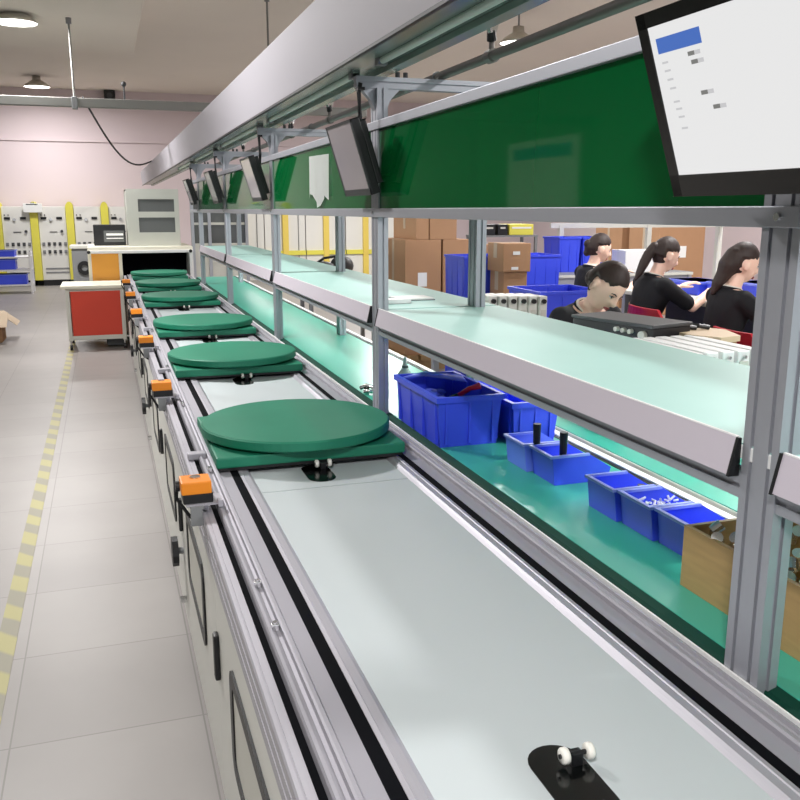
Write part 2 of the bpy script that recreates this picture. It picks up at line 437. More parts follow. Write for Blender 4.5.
# little clips and bolts on the guide rail
for y in (1.49, 1.69, 2.55, 3.5, 4.4, 5.8):
    MB().box(0.247, 0.262, y, y + 0.012, 0.781, 0.795, 0.002).cyl((0.2545, y + .006, 0.795), (0.2545, y + .006, 0.799), 0.005, n=8).build('rail_clip', 'steel', cv, 'bright steel clip')
for y in (2.72, 4.3, 5.9):
    MB().box(0.205, 0.262, y, y + 0.035, 0.776, 0.797, 0.003).build('slot_bridge', 'alu', cv)

# orange sensor boxes
sens = None
names = ['nearest orange and black sensor box on the left conveyor rail, beside the big turntable', 'second orange and black sensor box along the left conveyor rail', 'third orange and black sensor box along the left conveyor rail',
         'fourth orange and black sensor box, just right of the red cart', 'fifth orange sensor box, partly in front of the red cart', 'farthest orange sensor box at the upper right corner of the red cart']
for i, y in enumerate((2.215, 3.62, 5.0, 6.45, 7.85, 9.3)):
    if sens is None:
        t = sens = thing('sensor_box', names[i], 'sensor box', (0.184, y, 0.775), 0, 'orange sensor boxes on the conveyor rail')
        MB().box(0.145, 0.223, y, y + 0.075, 0.826, 0.860, 0.004).build('cover', 'orange', t, 'orange cover')
        MB().box(0.149, 0.226, y + 0.003, y + 0.075, 0.800, 0.827, 0.003).build('housing', 'black', t, 'black housing')
        MB().box(0.155, 0.25, y - 0.005, y + 0.075, 0.796, 0.801).box(0.236, 0.25, y - .012, y + 0.012, 0.79, 0.81, 0.002).box(0.20, 0.215, y + 0.02, y + 0.06, 0.774, 0.797).build('bracket', 'alu', t)
        MB().box(0.165, 0.195, y - 0.012, y - 0.004, 0.745, 0.79).box(0.165, 0.2, y - .012, y + 0.02, 0.79, 0.797).build('mounting_plate', 'grey', t)
        MB().cyl((0.145, y + .06, 0.835), (0.134, y + .06, 0.835), 0.014).tube([(0.139, y + .06, .835), (0.136, y + .065, .80), (0.17, y + .08, .74), (0.194, y + .1, .72)], 0.005).build('plug', 'black', t, 'black plug and lead')
        MB().cyl((0.185, y + .045, 0.860), (0.185, y + .045, 0.863), 0.014).build('lens', 'steel', t)
    else:
        dup(sens, (0.184, y, 0.775), 0, names[i])

# pallets with turntables
pal = None
names = ['nearest green turntable pallet, the largest disc on the conveyor', 'second green turntable pallet, behind the nearest one', 'third green turntable pallet, level with the red cart bottom',
         'fourth green turntable pallet, paler disc edge-on in the far group', 'fifth green turntable pallet just before the dark tunnel', 'farthest green turntable pallet inside the dark tunnel mouth']
for i, y in enumerate(PAL):
    if pal is None:
        c = (0.575, y, 0.778)
        t = pal = thing('turntable_pallet', names[i], 'turntable', c, 0, 'green turntable pallets on the conveyor')
        m = MB(); m.box(0.272, 0.868, y - 0.29, y + 0.28, 0.792, 0.826, 0.006)
        m.build('base_board', 'green', t)
        MB().box(0.28, 0.86, y - 0.285, y + 0.275, 0.783, 0.792).build('wear_plate', 'black', t)
        MB().lathe([(0, 0.0), (0.12, 0.0), (0.12, 0.01), (0, 0.01)], (0.565, y - .03, 0.826)).build('swivel', 'black', t)
        MB().lathe([(0, 0), (0.306, 0), (0.312, 0.005), (0.312, 0.029), (0.307, 0.034), (0, 0.034)], (0.570, y - .03, 0.834), n=72).build('disc', 'green', t, smooth=False)
    else:
        dup(pal, (0.575, y, 0.778), 0, names[i])

# ------------------------------------------------------------------ workbench frame along the conveyor
PY = [-1.03, 1.07, 3.15, 5.25, 7.4, 9.5]
YA, YB = -1.07, 10.4
wbn = thing('workbench', 'aluminium framed workbench with green mats beside the conveyor', 'workbench', (1.2, 5, 0))
for y in PY:
    MB().prism(slot_section(0.955, 0.995, y - 0.04, y + 0.04, 1, 2), 'z', 0.0, 1.975).build('post', 'alu_post', wbn)
    MB().prism(slot_section(1.350, 1.390, y - 0.04, y + 0.04, 1, 2), 'z', 0.0, 1.975).build('rear_post', 'alu_post', wbn)
    MB().prism(slot_section(y - 0.02, y + 0.02, 1.975, 2.015, 1, 1), 'x', 0.885, 1.45).build('cross_arm', 'alu_post', wbn)
    for s, x in ((-1, 0.955), (1, 0.995)):
        MB().prism([(x, 1.975), (x + s * 0.055, 1.975), (x + s * .02, 1.94), (x, 1.90)], 'y', y - 0.016, y + 0.016).build('gusset', 'alu_post', wbn)
    for dx in (0.0, 0.03): MB().cyl((1.045 + dx, y, 2.015), (1.045 + dx, y, 2.035), 0.009, n=8).build('arm_bolt', 'dgrey', wbn)
for i in range(len(PY) - 1):
    a, b = PY[i] + 0.04, PY[i + 1] - 0.04
    MB().prism(slot_section(0.957, 0.993, 1.09, 1.13, 1, 1), 'y', a, b).build('shelf_beam', 'alu_post', wbn)
    # sloping front lip of the shelf
    MB().prism([(0.938, 1.128), (0.952, 1.19), (0.956, 1.19), (0.956, 1.128)], 'y', a + 0.012, b - 0.012).build('label_lip', 'lip', wbn)
    MB().box(0.952, 0.957, a + 0.012, b - 0.012, 1.186, 1.192).build('lip_edge', 'white', wbn)
    MB().prism([(0.936, 1.126), (0.950, 1.19), (0.957, 1.19), (0.957, 1.126)], 'y', a + 0.006, a + 0.012).build('lip_end_cap', 'black', wbn)
    MB().prism([(0.936, 1.126), (0.950, 1.19), (0.957, 1.19), (0.957, 1.126)], 'y', b - 0.012, b - 0.006).build('lip_end_cap', 'black', wbn)
    MB().box(0.957, 1.46, PY[i] + 0.012, PY[i + 1] - 0.012, 1.155, 1.178, 0.002).build('shelf_board', 'white', wbn)
    MB().box(0.960, 1.46, PY[i] + 0.013, PY[i + 1] - 0.013, 1.178, 1.181).build('shelf_mat', 'mat_l', wbn)
    MB().prism(slot_section(1.350, 1.390, 1.11, 1.15, 1, 1), 'y', PY[i] + .02, PY[i + 1] - .02).build('rear_beam', 'alu_post', wbn)
    # green acrylic board with its rails
    MB().box(0.962, 0.968, a, b, 1.555, 1.84).build('acrylic_board', 'acrylic', wbn, 'glossy green acrylic board')
    MB().prism(slot_section(PY[i] + .04, PY[i + 1] - .04, 1.975, 2.0, 1, 1) if False else [(1.385, 1.95), (1.385, 1.975), (1.41, 1.975), (1.41, 1.95)], 'y', a, b).build('rear_top_rail', 'alu_post', wbn)
MB().box(0.95, 0.99, 1.11, YB, 1.832, 1.862, 0.002).build('board_top_rail', 'alu_post', wbn)
MB().box(0.95, 0.99, YA, 1.03, 1.832, 1.862, 0.002).build('board_top_rail', 'alu_post', wbn)
MB().box(0.949, 0.989, 1.03, YB, 1.524, 1.556, 0.002).build('board_bottom_rail', 'alu_post', wbn)
MB().box(0.95, 0.99, YA, 1.03, 1.524, 1.556, 0.002).build('board_bottom_rail', 'alu_post', wbn)
for y in PY[1:]:
    MB().cyl((0.949, y, 1.54), (0.944, y, 1.54), 0.006, n=8).build('rail_bolt', 'steel', wbn)
MB().box(1.02, 1.46, YA, YB, 0.745, 0.775, 0.002).build('bench_top', 'white', wbn)
MB().box(0.956, 0.972, YA, YB, 0.66, 0.72).build('gap_shadow_strip', 'belt', wbn, 'black strip standing in for the shadow gap along the mat edge')  # solid black strip drawn for the shadow between rail and mat
MB().box(0.998, 1.44, YA, YB, 0.775, 0.7885, .002).build('bench_mat', 'mat_g', wbn)
MB().prism([(0.972, 0.74), (0.972, 0.772), (0.980, 0.782), (0.998, 0.7875), (0.998, 0.74)], 'y', YA, YB).build('mat_edge_shade_strip', 'mat_shade', wbn, 'dark green strip painting the shade along the mat edge')  # dark strip in place of the shading on the mat's front edge
MB().box(1.435, 1.462, YA, YB, 0.74, 0.795, 0.003).build('rear_edge', 'white', wbn, 'white rear edge strip')
MB().box(1.42, 1.435, YA, YB, 0.7885, 0.7905).build('edge_seam', 'black', wbn)
MB().prism([(0.9495, 0.70), (0.9495, 0.791), (0.954, 0.791), (0.954, 0.70)], 'y', YA, YB).build('front_edge', 'white', wbn, 'bright front edge strip')
# lit strip under the rear of each shelf bay
for i in range(len(PY) - 1):
    MB().box(1.405, 1.43, PY[i] + .08, PY[i + 1] - .08, 1.138, 1.155, .002).build('led_strip', 'led', wbn, 'lit strip under the shelf')

# light canopy above the bench
t = thing('light_canopy', 'long grey light canopy on top of the bench arms above the conveyor', 'light canopy', (0.95, 5, 2.02))
CA, CB = -1.0, 19.0
m = MB(); m.prism([(0.82, 2.045), (0.79, 2.30), (1.06, 2.30), (1.03, 2.045), (1.022, 2.045), (1.05, 2.292), (0.80, 2.292), (0.828, 2.045)], 'y', CA, CB); m.build('hood', 'canopy', t)
MB().box(0.814, 0.829, CA, CB, 2.036, 2.046).build('edge_trim', 'black', t, 'black lower edge trim')
MB().box(0.829, 1.03, CA, CB, 2.050, 2.058).build('underside', 'hoodglass', t)
MB().box(0.985, 1.03, CA, CB, 2.030, 2.050, 0.002).build('side_rail', 'hoodglass', t)
tubes = [(-0.2, 1.0), (1.25, 3.0), (3.3, 5.1), (5.4, 7.2), (7.6, 9.3), (9.65, 11.3)]
for a, b in tubes:
    MB().cyl((0.93, a, 2.043), (0.93, b, 2.043), 0.012, n=12).build('tube', 'tube', t, 'unlit pale tube')
    for y in (a, b - .04):
        MB().box(0.912, 0.948, y, y + .04, 2.028, 2.051, .003).build('tube_holder', 'grey', t)

# air pipe behind the panels
t = thing('air_pipe', 'dull grey air pipe running above and behind the green panels', 'air pipe', (1.22, 4, 2.015))
MB().cyl((1.22, -1.0, 2.033), (1.22, 10.2, 2.033), 0.016, n=14).build('pipe_run', 'pipe_d', t, smooth=True)
for y in (2.72, 4.86, 5.9, 8.0):
    v = MB().cyl((1.22, y - .02, 2.033), (1.22, y + .02, 2.033), 0.022, n=12).cyl((1.22, y, 2.05), (1.22, y, 2.085), 0.009, n=10).build('valve', 'pipe_d', t)
    MB().cyl((1.22, y, 2.08), (1.213, y - 0.01, 2.105), 0.016, 0.014, n=10).build('valve_cap', 'black', v, 'black valve cap')
    MB().cyl((1.21, y - 0.01, 2.10), (1.19, y - 0.025, 2.14), 0.009, n=8).cyl((1.225, y + 0.0, 2.10), (1.245, y + 0.02, 2.14), 0.009, n=8).build('coupling', 'steel', v)
for y in PY[1:]:
    MB().cyl((1.22, y + 0.05, 2.033), (1.22, y + 0.06, 2.033), 0.021).box(1.215, 1.225, y + .03, y + .06, 2.0, 2.02).build('pipe_clip', 'grey', t)

# ------------------------------------------------------------------ monitors
def monitor(yc, label, w=0.42, on=False, ybase=None):
    # plane leans: top at x=.82 z=1.85, bottom at x=.90 z=1.60
    top = Vector((0.822, 0, 1.853)); bot = Vector((0.898, 0, 1.602))
    if on: top = Vector((0.782, 0, 1.835)); bot = Vector((0.872, 0, 1.572))
    zc = (top + bot) / 2
    t = thing('monitor', label, 'monitor', (zc.x, yc, zc.z), 0, 'monitors hung along the green panels')
    up = (top - bot); h = up.length; up.normalize()
    nrm = Vector((up.z, 0, -up.x)) * -1   # towards -x and down
    yax = Vector((0, -1, 0))               # screen right when facing it
    # matrix: local x = yax, local y = nrm (front), local z = up
    M4 = Matrix(((yax.x, nrm.x, up.x, zc.x), (yax.y, nrm.y, up.y, yc), (yax.z, nrm.z, up.z, zc.z), (0, 0, 0, 1)))
    bz = 0.022 if on else 0.010
    MB().box(-w / 2, w / 2, -0.032, 0.0, -h / 2, h / 2, 0.004, 2, M4).build('casing', 'black', t)
    bh = 0.012 if on else 0.022
    fr = MB()
    fr.box(-w / 2, w / 2, 0.0, 0.004, h / 2 - bz, h / 2, 0, 2, M4); fr.box(-w / 2, w / 2, 0.0, 0.004, -h / 2, -h / 2 + bz + bh * (1 if on else 0.6), 0, 2, M4)
    fr.box(-w / 2, -w / 2 + bz, 0.0, 0.004, -h / 2, h / 2, 0, 2, M4); fr.box(w / 2 - bz, w / 2, 0.0, 0.004, -h / 2, h / 2, 0, 2, M4)
    fr.build('bezel', 'blackgloss' if on else 'dgrey', t)
    sc = MB().box(-w / 2 + bz, w / 2 - bz, 0.0, 0.002, -h / 2 + bz + bh * (1 if on else 0.6), h / 2 - bz, 0, 2, M4).build('screen', 'scr' if on else 'scr_off', t, 'lit white screen' if on else 'dim grey screen')
    MB().box(-0.07, 0.07, -0.05, -0.032, -0.07, 0.07, 0.004, 2, M4).build('mount_plate', 'black', t)
    if on:
        x0 = -w / 2 + bz; z1 = h / 2 - bz
        def dec(name, m, xa, xb, za, zb):
            MB().box(x0 + xa, x0 + xb, 0.002, 0.0026, z1 - zb, z1 - za, 0, 2, M4).build(name, m, sc)
        dec('title_bar', 'scr_blue', 0.014, 0.114, 0.018, 0.040)
        for (xa, za) in ((0.080, 0.047), (0.084, 0.059), (0.092, 0.103), (0.112, 0.125)):
            dec('text_field', 'scr_grey', xa, xa + 0.014, za, za + 0.006)
            dec('text_field', 'scr_pale', xa + 0.015, xa + 0.027, za, za + 0.006)
        for k, za in enumerate((0.052, 0.064, 0.077, 0.090, 0.110, 0.121, 0.133, 0.150)):
            dec('text_line', 'scr_pale', 0.018 + 0.002 * k, 0.032 + 0.002 * k, za, za + 0.003)
        for k in range(3):
            MB().box(0.045 + k * 0.011, 0.053 + k * 0.011, 0.004, 0.0046, -h / 2 + 0.009, -h / 2 + 0.021, 0, 2, M4).build('logo_mark', 'dgrey', t)
    else:
        MB().box(0.12, 0.165, -0.055, -0.03, -0.1, 0.12, 0.006, 2, M4).build('cable_box', 'black', t)
    # hanging arm from the cross arm
    yb = yc if ybase is None else ybase
    MB().tube([(0.90, yb, 1.99), (0.893, yb, 1.96), (0.897, yb - .0, 1.87), (zc.x + 0.05, yc, zc.z + 0.03)], 0.008).box(0.885, 0.91, yb - 0.02, yb + 0.02, 1.965, 1.975).build('hanging_arm', 'black', t)
    return t
monitor(0.97, 'large switched-on monitor with white screen hung at the upper right', 0.49, True, 1.07)
monitor(3.16, 'second monitor with dim pinkish grey screen hung before the green panel', 0.345, False, 3.13)
monitor(5.38, 'third monitor along the green panels, tilted small screen', 0.345, False, 5.25)
monitor(7.42, 'fourth monitor along the green panels, far down the line', 0.345, False, 7.4)
monitor(9.45, 'farthest monitor along the green panels, next to the white cabinet', 0.345, False, 9.5)

# paper sheet on the panel
m = MB(); rows = []
for i in range(9):
    f = i / 8; y = 4.24 - 0.40 * f
    rows.append((y, 1.80 - 0.01 * f, 1.60 + 0.03 * math.sin(9 * f) - 0.02 * f))
for th, xx in ((0, 0.9605), (1, 0.9590)):
    pass
top = [m.bm.verts.new((0.959 - 0.004 * math.sin(i * 1.3) ** 2, r[0], r[1])) for i, r in enumerate(rows)]
bo = [m.bm.verts.new((0.957 - 0.012 * math.sin(i * 1.1) ** 2, r[0], r[2])) for i, r in enumerate(rows)]
for i in range(8): m.bm.faces.new((top[i], top[i + 1], bo[i + 1], bo[i]))
bmesh.ops.solidify(m.bm, geom=m.bm.faces[:], thickness=0.001)
tag(m.build('paper_sheet', 'paper'), 'white creased paper sheet taped on the green panel', 'paper sheet')

# ------------------------------------------------------------------ crates and bins on the bench
def crate(name, x0, x1, y0, y1, z0, z1, m, label, group, wall=0.006, taper=0.012, ribs=True, rim='bin', rz=0.0, cat='crate'):
    """open tapered stacking crate with rim and ribs"""
    cx, cy = (x0 + x1) / 2, (y0 + y1) / 2
    t = thing(name, label, cat, (cx, cy, z0), rz, group)
    lx, ly = (x1 - x0) / 2, (y1 - y0) / 2
    Wm = world(t)
    def ring(sx, sy, z): return [Wm @ Vector((a, b, z)) for a, b in ((-sx, -sy), (sx, -sy), (sx, sy), (-sx, sy))]
    h = z1 - z0; tp = taper
    m1 = MB(); m1.loft([ring(lx - tp, ly - tp, 0), ring(lx, ly, h), ring(lx - wall, ly - wall, h), ring(lx - tp - wall, ly - tp - wall, 0.008)])
    m2 = MB()
    o = 0.008
    m2.loft([ring(lx + o, ly + o, h - 0.016), ring(lx + o, ly + o, h + 0.002), ring(lx - wall, ly - wall, h + 0.002), ring(lx - wall, ly - wall, h - 0.016), ring(lx + o, ly + o, h - 0.016)], caps=False)
    m2.build('rim', m if rim == 'bin' else rim, t)
    if ribs:
        m3 = m1
        nx, ny = max(2, int(lx / 0.06)), max(2, int(ly / 0.06))
        for k in range(nx + 1):
            xx = -lx + 0.03 + (2 * lx - 0.06) * k / nx
            for s in (-1, 1): m3.box(xx - 0.004, xx + 0.004, s * (ly - tp * .5) - 0.006, s * (ly - tp * .5) + 0.006, 0.01, h - 0.01, M4=Wm)
        for k in range(ny + 1):
            yy = -ly + 0.03 + (2 * ly - 0.06) * k / ny
            for s in (-1, 1): m3.box(s * (lx - tp * .5) - 0.006, s * (lx - tp * .5) + 0.006, yy - 0.004, yy + 0.004, 0.01, h - 0.01, M4=Wm)
    m1.build('body', m, t)
    return t
BZ = 0.789
crate('crate', 0.985, 1.21, 2.555, 2.985, BZ, 0.957, 'bind', 'larger blue crate on the green bench mat behind the nearest post, full of parts', 'blue crates on the bench')
crate('crate', 1.235, 1.405, 2.52, 2.90, BZ, 0.93, 'bind', 'smaller blue crate on the bench to the right of the larger crate', 'blue crates on the bench')
# contents
m = MB()
for i in range(60):
    x = random.uniform(1.04, 1.16); y = random.uniform(2.61, 2.94); z = 0.84 + random.uniform(0, 0.06)
    m.sph((x, y, z), (random.uniform(.012, .03), random.uniform(.012, .03), .014), 8, 6)
tag(m.build('bagged_parts', 'bagb', smooth=True), 'heap of blue wrapped parts filling the larger crate', 'parts', kind='stuff')
t = thing('tool_handle', 'red and black pliers lying on top of the larger blue crate', 'pliers', (1.13, 2.63, 0.93))
MB().tube([(1.10, 2.66, 0.94), (1.13, 2.64, 0.965), (1.155, 2.61, 0.975)], 0.008).tube([(1.12, 2.68, .94), (1.14, 2.66, .96), (1.17, 2.645, .975)], 0.008).build('grip', 'redp', t, 'red grips', smooth=True)
MB().tube([(1.10, 2.66, 0.94), (1.08, 2.69, 0.925)], 0.007).tube([(1.12, 2.68, .94), (1.09, 2.70, .925)], 0.007).build('jaw', 'partd', t, smooth=True)
m = MB(); m.loft([[(0.985, 2.93, .955), (1.0, 2.945, .958), (0.995, 2.955, .95)], [(1.06, 2.90, .965), (1.08, 2.94, .975), (1.06, 2.95, .96)], [(1.19, 2.80, .952), (1.20, 2.88, .965), (1.19, 2.94, .955)]])
tag(m.build('film_wrap', 'bagb', smooth=True), 'crumpled blue plastic film over the back of the larger crate', 'plastic film')

def hopper_bin(x, y, label, d=0.18, w=0.128, h=0.083, m='bin'):
    """stacking bin: closed back towards the conveyor (-x), low scooped front at +x"""
    t = thing('hopper_bin', label, 'parts bin', (x, y, BZ), 0, 'small blue hopper bins on the bench')
    w2 = w / 2; lo = 0.038; th = 0.004
    m1 = MB()
    # side walls
    for s in (-1, 1):
        a = y + s * w2
        m1.prism([(x + 0.010, BZ), (x, BZ + h), (x + d * 0.62, BZ + h), (x + d, BZ + lo), (x + d * 0.94, BZ)], 'y', a - th / 2, a + th / 2)
    m1.prism([(x + 0.010, BZ), (x + 0.010 + th, BZ), (x + th, BZ + h), (x, BZ + h)], 'y', y - w2, y + w2)
    m1.prism([(x + d * .94, BZ), (x + d, BZ + lo), (x + d - th, BZ + lo), (x + d * .94 - th, BZ)], 'y', y - w2, y + w2)
    m1.box(x + 0.01, x + d * .94, y - w2, y + w2, BZ, BZ + 0.004)
    m1.build('body', m, t)
    r = 0.005
    m2 = MB()
    xe = x + d * .62
    m2.prism([(x - .006, y - w2 - r), (xe, y - w2 - r), (xe, y - w2 + r), (x + th, y - w2 + r), (x + th, y + w2 - r), (xe, y + w2 - r), (xe, y + w2 + r), (x - .006, y + w2 + r)], 'z', BZ + h - .004, BZ + h + .003)
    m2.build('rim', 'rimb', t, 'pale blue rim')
    return t
hb = [(1.135, 2.30, 'paler blue hopper bin nearest the big crates, farthest of the five small bins'),
      (1.15, 2.155, 'dark blue hopper bin with an upright black handled tool, second from the crates'),
      (1.155, 1.845, 'middle small blue bin, first of the group of three, near empty'),
      (1.165, 1.705, 'small blue bin filled with white screws, middle of the group of three'),
      (1.175, 1.565, 'small blue bin right behind the wooden box')]
for i, (x, y, l) in enumerate(hb): hopper_bin(x, y, l, d=0.19, w=0.126, m='binp' if i == 0 else 'bin')
# tools standing in the bins
for x, y, l in ((1.175, 2.235, 'black handled tool standing at the paler blue bin'), (1.20, 2.12, 'black handled screwdriver standing in the dark blue bin')):
    t = thing('screwdriver', l, 'screwdriver', (x, y, BZ + .005), 0, 'black handled tools standing in bins')
    MB().cyl((x, y, BZ + 0.005), (x, y, BZ + 0.075), 0.004, n=8).build('shaft', 'steel', t)
    MB().cyl((x, y, BZ + 0.072), (x, y, BZ + 0.145), 0.010, 0.012, 12).build('handle', 'black', t)
m = MB()
for i in range(90):
    x = 1.165 + random.uniform(.03, .14); y = 1.705 + random.uniform(-.052, .052); z = BZ + 0.03 + random.uniform(0, .035)
    a = random.uniform(0, 6.28)
    m.cyl((x, y, z), (x + .012 * math.cos(a), y + .012 * math.sin(a), z + random.uniform(-.004, .01)), 0.003, n=6)
tag(m.build('screws', 'white'), 'heap of small white screws in the blue bin', 'screws', kind='stuff')
for i in range(8):
    pass
t = thing('small_part', 'short dark pin standing in the near empty blue bin', 'metal pin', (1.25, 1.80, BZ + .004))
MB().cyl((1.245, 1.80, BZ + .004), (1.245, 1.80, BZ + .075), 0.006, n=10).build('pin_body', 'partd', t)
MB().cyl((1.245, 1.80, BZ + .075), (1.245, 1.80, BZ + .083), 0.009, n=10).build('pin_head', 'partd', t)

# wooden parts box by the near post
t = thing('wooden_box', 'open plywood box on the bench beside the near post', 'wooden box', (1.2, 1.2, BZ))
x0, x1, y0, y1, zt = 1.088, 1.34, 0.96, 1.415, 0.92
MB().box(x0, x0 + .01, y0, y1, BZ, zt).build('front_board', 'wood', t)
MB().box(x1 - .01, x1, y0, y1, BZ, zt).build('back_board', 'wood', t)
MB().box(x0 + .01, x1 - .01, y1 - .01, y1, BZ, zt).build('end_board', 'wood', t)
MB().box(x0 + .01, x1 - .01, y0, y0 + .01, BZ, zt).build('end_board', 'wood', t)
MB().box(x0 + .01, x1 - .01, y0 + .01, y1 - .01, BZ, BZ + .008).build('base', 'wood', t)
for k in range(26):
    x = random.uniform(x0 + .04, x1 - .05); y = random.uniform(y0 + .05, y1 - .05); z = BZ + .035 + random.uniform(0, .085)
    if k < 5: x = x0 + .03 + .012 * (k % 3); y = 1.24 + .035 * k; z = BZ + .125 - .006 * (k % 2)
    m = MB().cyl((x, y, z), (x + random.uniform(-.02, .02), y + random.uniform(-.02, .02), z + .015), 0.012, n=10)
    m.cyl((x, y, z - .02), (x, y, z), 0.006, n=8)
    tag(m.build('metal_fitting', 'steel'), 'shiny metal fitting in the plywood box', 'metal fitting', 'shiny fittings in the plywood box')

# small white bottle / glue dispenser beyond the second post and a tape roll
t = thing('bottle', 'white dispensing bottle on the bench behind the second post', 'bottle', (1.16, 3.40, BZ))
MB().lathe([(0, 0), (0.03, 0), (0.032, 0.01), (0.03, 0.09), (0.012, 0.115), (0.006, 0.16), (0, 0.16)], (1.16, 3.40, BZ), 20).build('bottle_body', 'white', t, smooth=True)
MB().cyl((1.16, 3.40, BZ + .115), (1.16, 3.40, BZ + .125), .014).build('cap', 'grey', t)
t = thing('metal_clamp', 'small shiny clamp on the bench left of the second post', 'clamp', (1.02, 3.5, BZ))
MB().tube([(1.0, 3.52, BZ + .015), (1.02, 3.5, BZ + .03), (1.05, 3.48, BZ + .02), (1.03, 3.45, BZ + .012), (1.0, 3.47, BZ + .012)], .009).build('clamp_ring', 'steel', t, smooth=True)
MB().cyl((1.02, 3.5, BZ), (1.02, 3.5, BZ + .02), .012).build('clamp_base', 'partd', t)

# things on the middle shelf
t = thing('notebook', 'thin grey booklet lying on the pale green shelf', 'booklet', (1.2, 3.55, 1.181))
MB().box(1.14, 1.30, 3.42, 3.56, 1.181, 1.185, .001).build('cover', 'grey', t)
MB().box(1.142, 1.298, 3.421, 3.558, 1.185, 1.190).build('pages', 'paper', t)
tag(MB().box(1.06, 1.16, 3.32, 3.37, 1.181, 1.20, .004).build('eraser_block', 'white'), 'white block lying on the pale green shelf near its front', 'block')

# ------------------------------------------------------------------ machine, cabinet and cart at the end of the line
t = thing('tunnel_machine', 'cream tunnel machine with black mouth and amber side panel at the end of the conveyor', 'machine', (0.4, 11.8, 0))
m = MB()
m.box(-0.20, 1.03, 11.15, 12.35, 1.045, 1.115, .01); m.build('top_cover', 'cream', t)
MB().box(-0.20, 1.03, 11.10, 11.15, 1.04, 1.075, .006).build('front_beam', 'white', t)
MB().box(0.985, 1.03, 11.12, 12.35, 0.0, 1.045, .004).build('side_post', 'white', t)
MB().box(0.15, 0.19, 11.12, 12.35, 0.0, 1.045, .004).build('side_post', 'cream', t)
MB().box(0.19, 0.985, 12.25, 12.35, 0.0, 1.045).build('back_plate', 'belt', t)
MB().box(0.19, 0.985, 11.6, 11.62, 0.80, 1.045).build('tunnel_curtain', 'belt', t, 'black curtain')
MB().box(-0.16, 0.15, 11.13, 11.16, 0.05, 1.04, .003).build('side_panel', 'amber', t, 'amber panel')
MB().box(-0.20, -0.16, 11.12, 12.35, 0.0, 1.045, .004).build('frame_post', 'cream', t)
for x in (-0.185, 1.0): MB().cyl((x, 11.095, 1.058), (x, 11.10, 1.058), .02).build('corner_bolt', 'black', t)

t = thing('display_cabinet', 'pale grey cabinet with two dark window rows above the tunnel machine', 'cabinet', (0.6, 11.9, 1.115))
MB().box(0.285, 0.30, 11.35, 12.3, 1.115, 1.80).box(0.30, 0.905, 12.28, 12.3, 1.115, 1.80).box(0.89, 0.905, 11.35, 12.28, 1.115, 1.80).box(0.285, 0.905, 11.35, 12.3, 1.78, 1.80).box(0.30, 0.89, 11.36, 12.28, 1.115, 1.13).build('carcass', 'cabg', t)
MB().box(0.285, 0.42, 11.335, 11.35, 1.115, 1.80).box(0.85, 0.905, 11.335, 11.35, 1.115, 1.80).box(0.42, 0.85, 11.335, 11.35, 1.115, 1.28).box(0.42, 0.85, 11.335, 11.35, 1.46, 1.53).box(0.42, 0.85, 11.335, 11.35, 1.68, 1.80).build('door', 'cabg', t)
MB().box(0.42, 0.85, 11.345, 11.35, 1.28, 1.46).build('glass_pane', 'glassd', t, 'dark glass'); MB().box(0.42, 0.85, 11.345, 11.35, 1.53, 1.68).build('glass_pane', 'glassd', t, 'dark glass')
MB().box(0.50, 0.66, 11.4, 11.6, 1.28, 1.36).build('inner_box', 'cab', t)
t = thing('glass_booth', 'aluminium framed glass booth behind the far end of the bench', 'booth', (1.3, 11.9, 0))
for x in (1.07, 1.28, 1.50, 1.75):
    MB().box(x - .02, x + .02, 11.45, 11.49, 0, 1.85, .003).build('upright', 'alu_post', t)
for z in (0.9, 1.12, 1.38, 1.80):
    MB().box(1.05, 1.77, 11.455, 11.485, z - .015, z + .015).build('rail', 'cab', t)
MB().box(1.07, 1.75, 11.468, 11.474, 1.12, 1.80).build('pane', 'glassd', t, 'smoky glass')
MB().box(1.07, 1.75, 11.465, 11.475, 0.0, 1.12).build('lower_panel', 'cab', t)
t = thing('dark_monitor', 'black instrument box with white dials left of the pale cabinet', 'instrument', (0.06, 11.7, 1.115))
MB().box(-0.12, 0.26, 11.6, 11.95, 1.115, 1.37, .008).build('case', 'black', t)
MB().box(0.0, 0.24, 11.594, 11.6, 1.16, 1.30).build('display', 'glassd', t)
MB().box(0.03, 0.23, 11.59, 11.594, 1.20, 1.21).box(0.03, 0.23, 11.59, 11.594, 1.24, 1.265).build('label_strip', 'white', t)

t = thing('red_cart', 'red panelled cart with white frame and casters left of the conveyor', 'cart', (-0.13, 10.8, 0))
MB().box(-0.50, 0.17, 10.35, 11.05, 0.69, 0.725, .006).build('top_plate', 'cream', t)
MB().box(-0.40, 0.155, 10.40, 10.43, 0.16, 0.66, .004).build('red_panel', 'red', t)
MB().box(-0.43, -0.41, 10.45, 11.0, 0.16, 0.66, .004).build('side_panel', 'red', t)
for x in (-0.43, 0.15):
    for y in (10.41, 11.0):
        MB().box(x - .02, x + .02, y - .02, y + .02, 0.1, 0.69, .003).build('frame_post', 'cab', t)
        c = MB().cyl((x, y, 0.055), (x, y, 0.1), .012).build('caster', 'steel', t)
        MB().cyl((x - .014, y, 0.03), (x + .014, y, 0.03), .03).build('wheel', 'black', c)
MB().box(-0.43, 0.15, 10.40, 10.42, 0.11, 0.16, .003).box(-0.43, 0.15, 10.40, 10.42, 0.66, 0.69, .003).build('frame_bar', 'cab', t)
MB().box(-0.05, 0.14, 10.5, 10.9, 0.02, 0.13, .01).build('lower_box', 'dgrey', t)

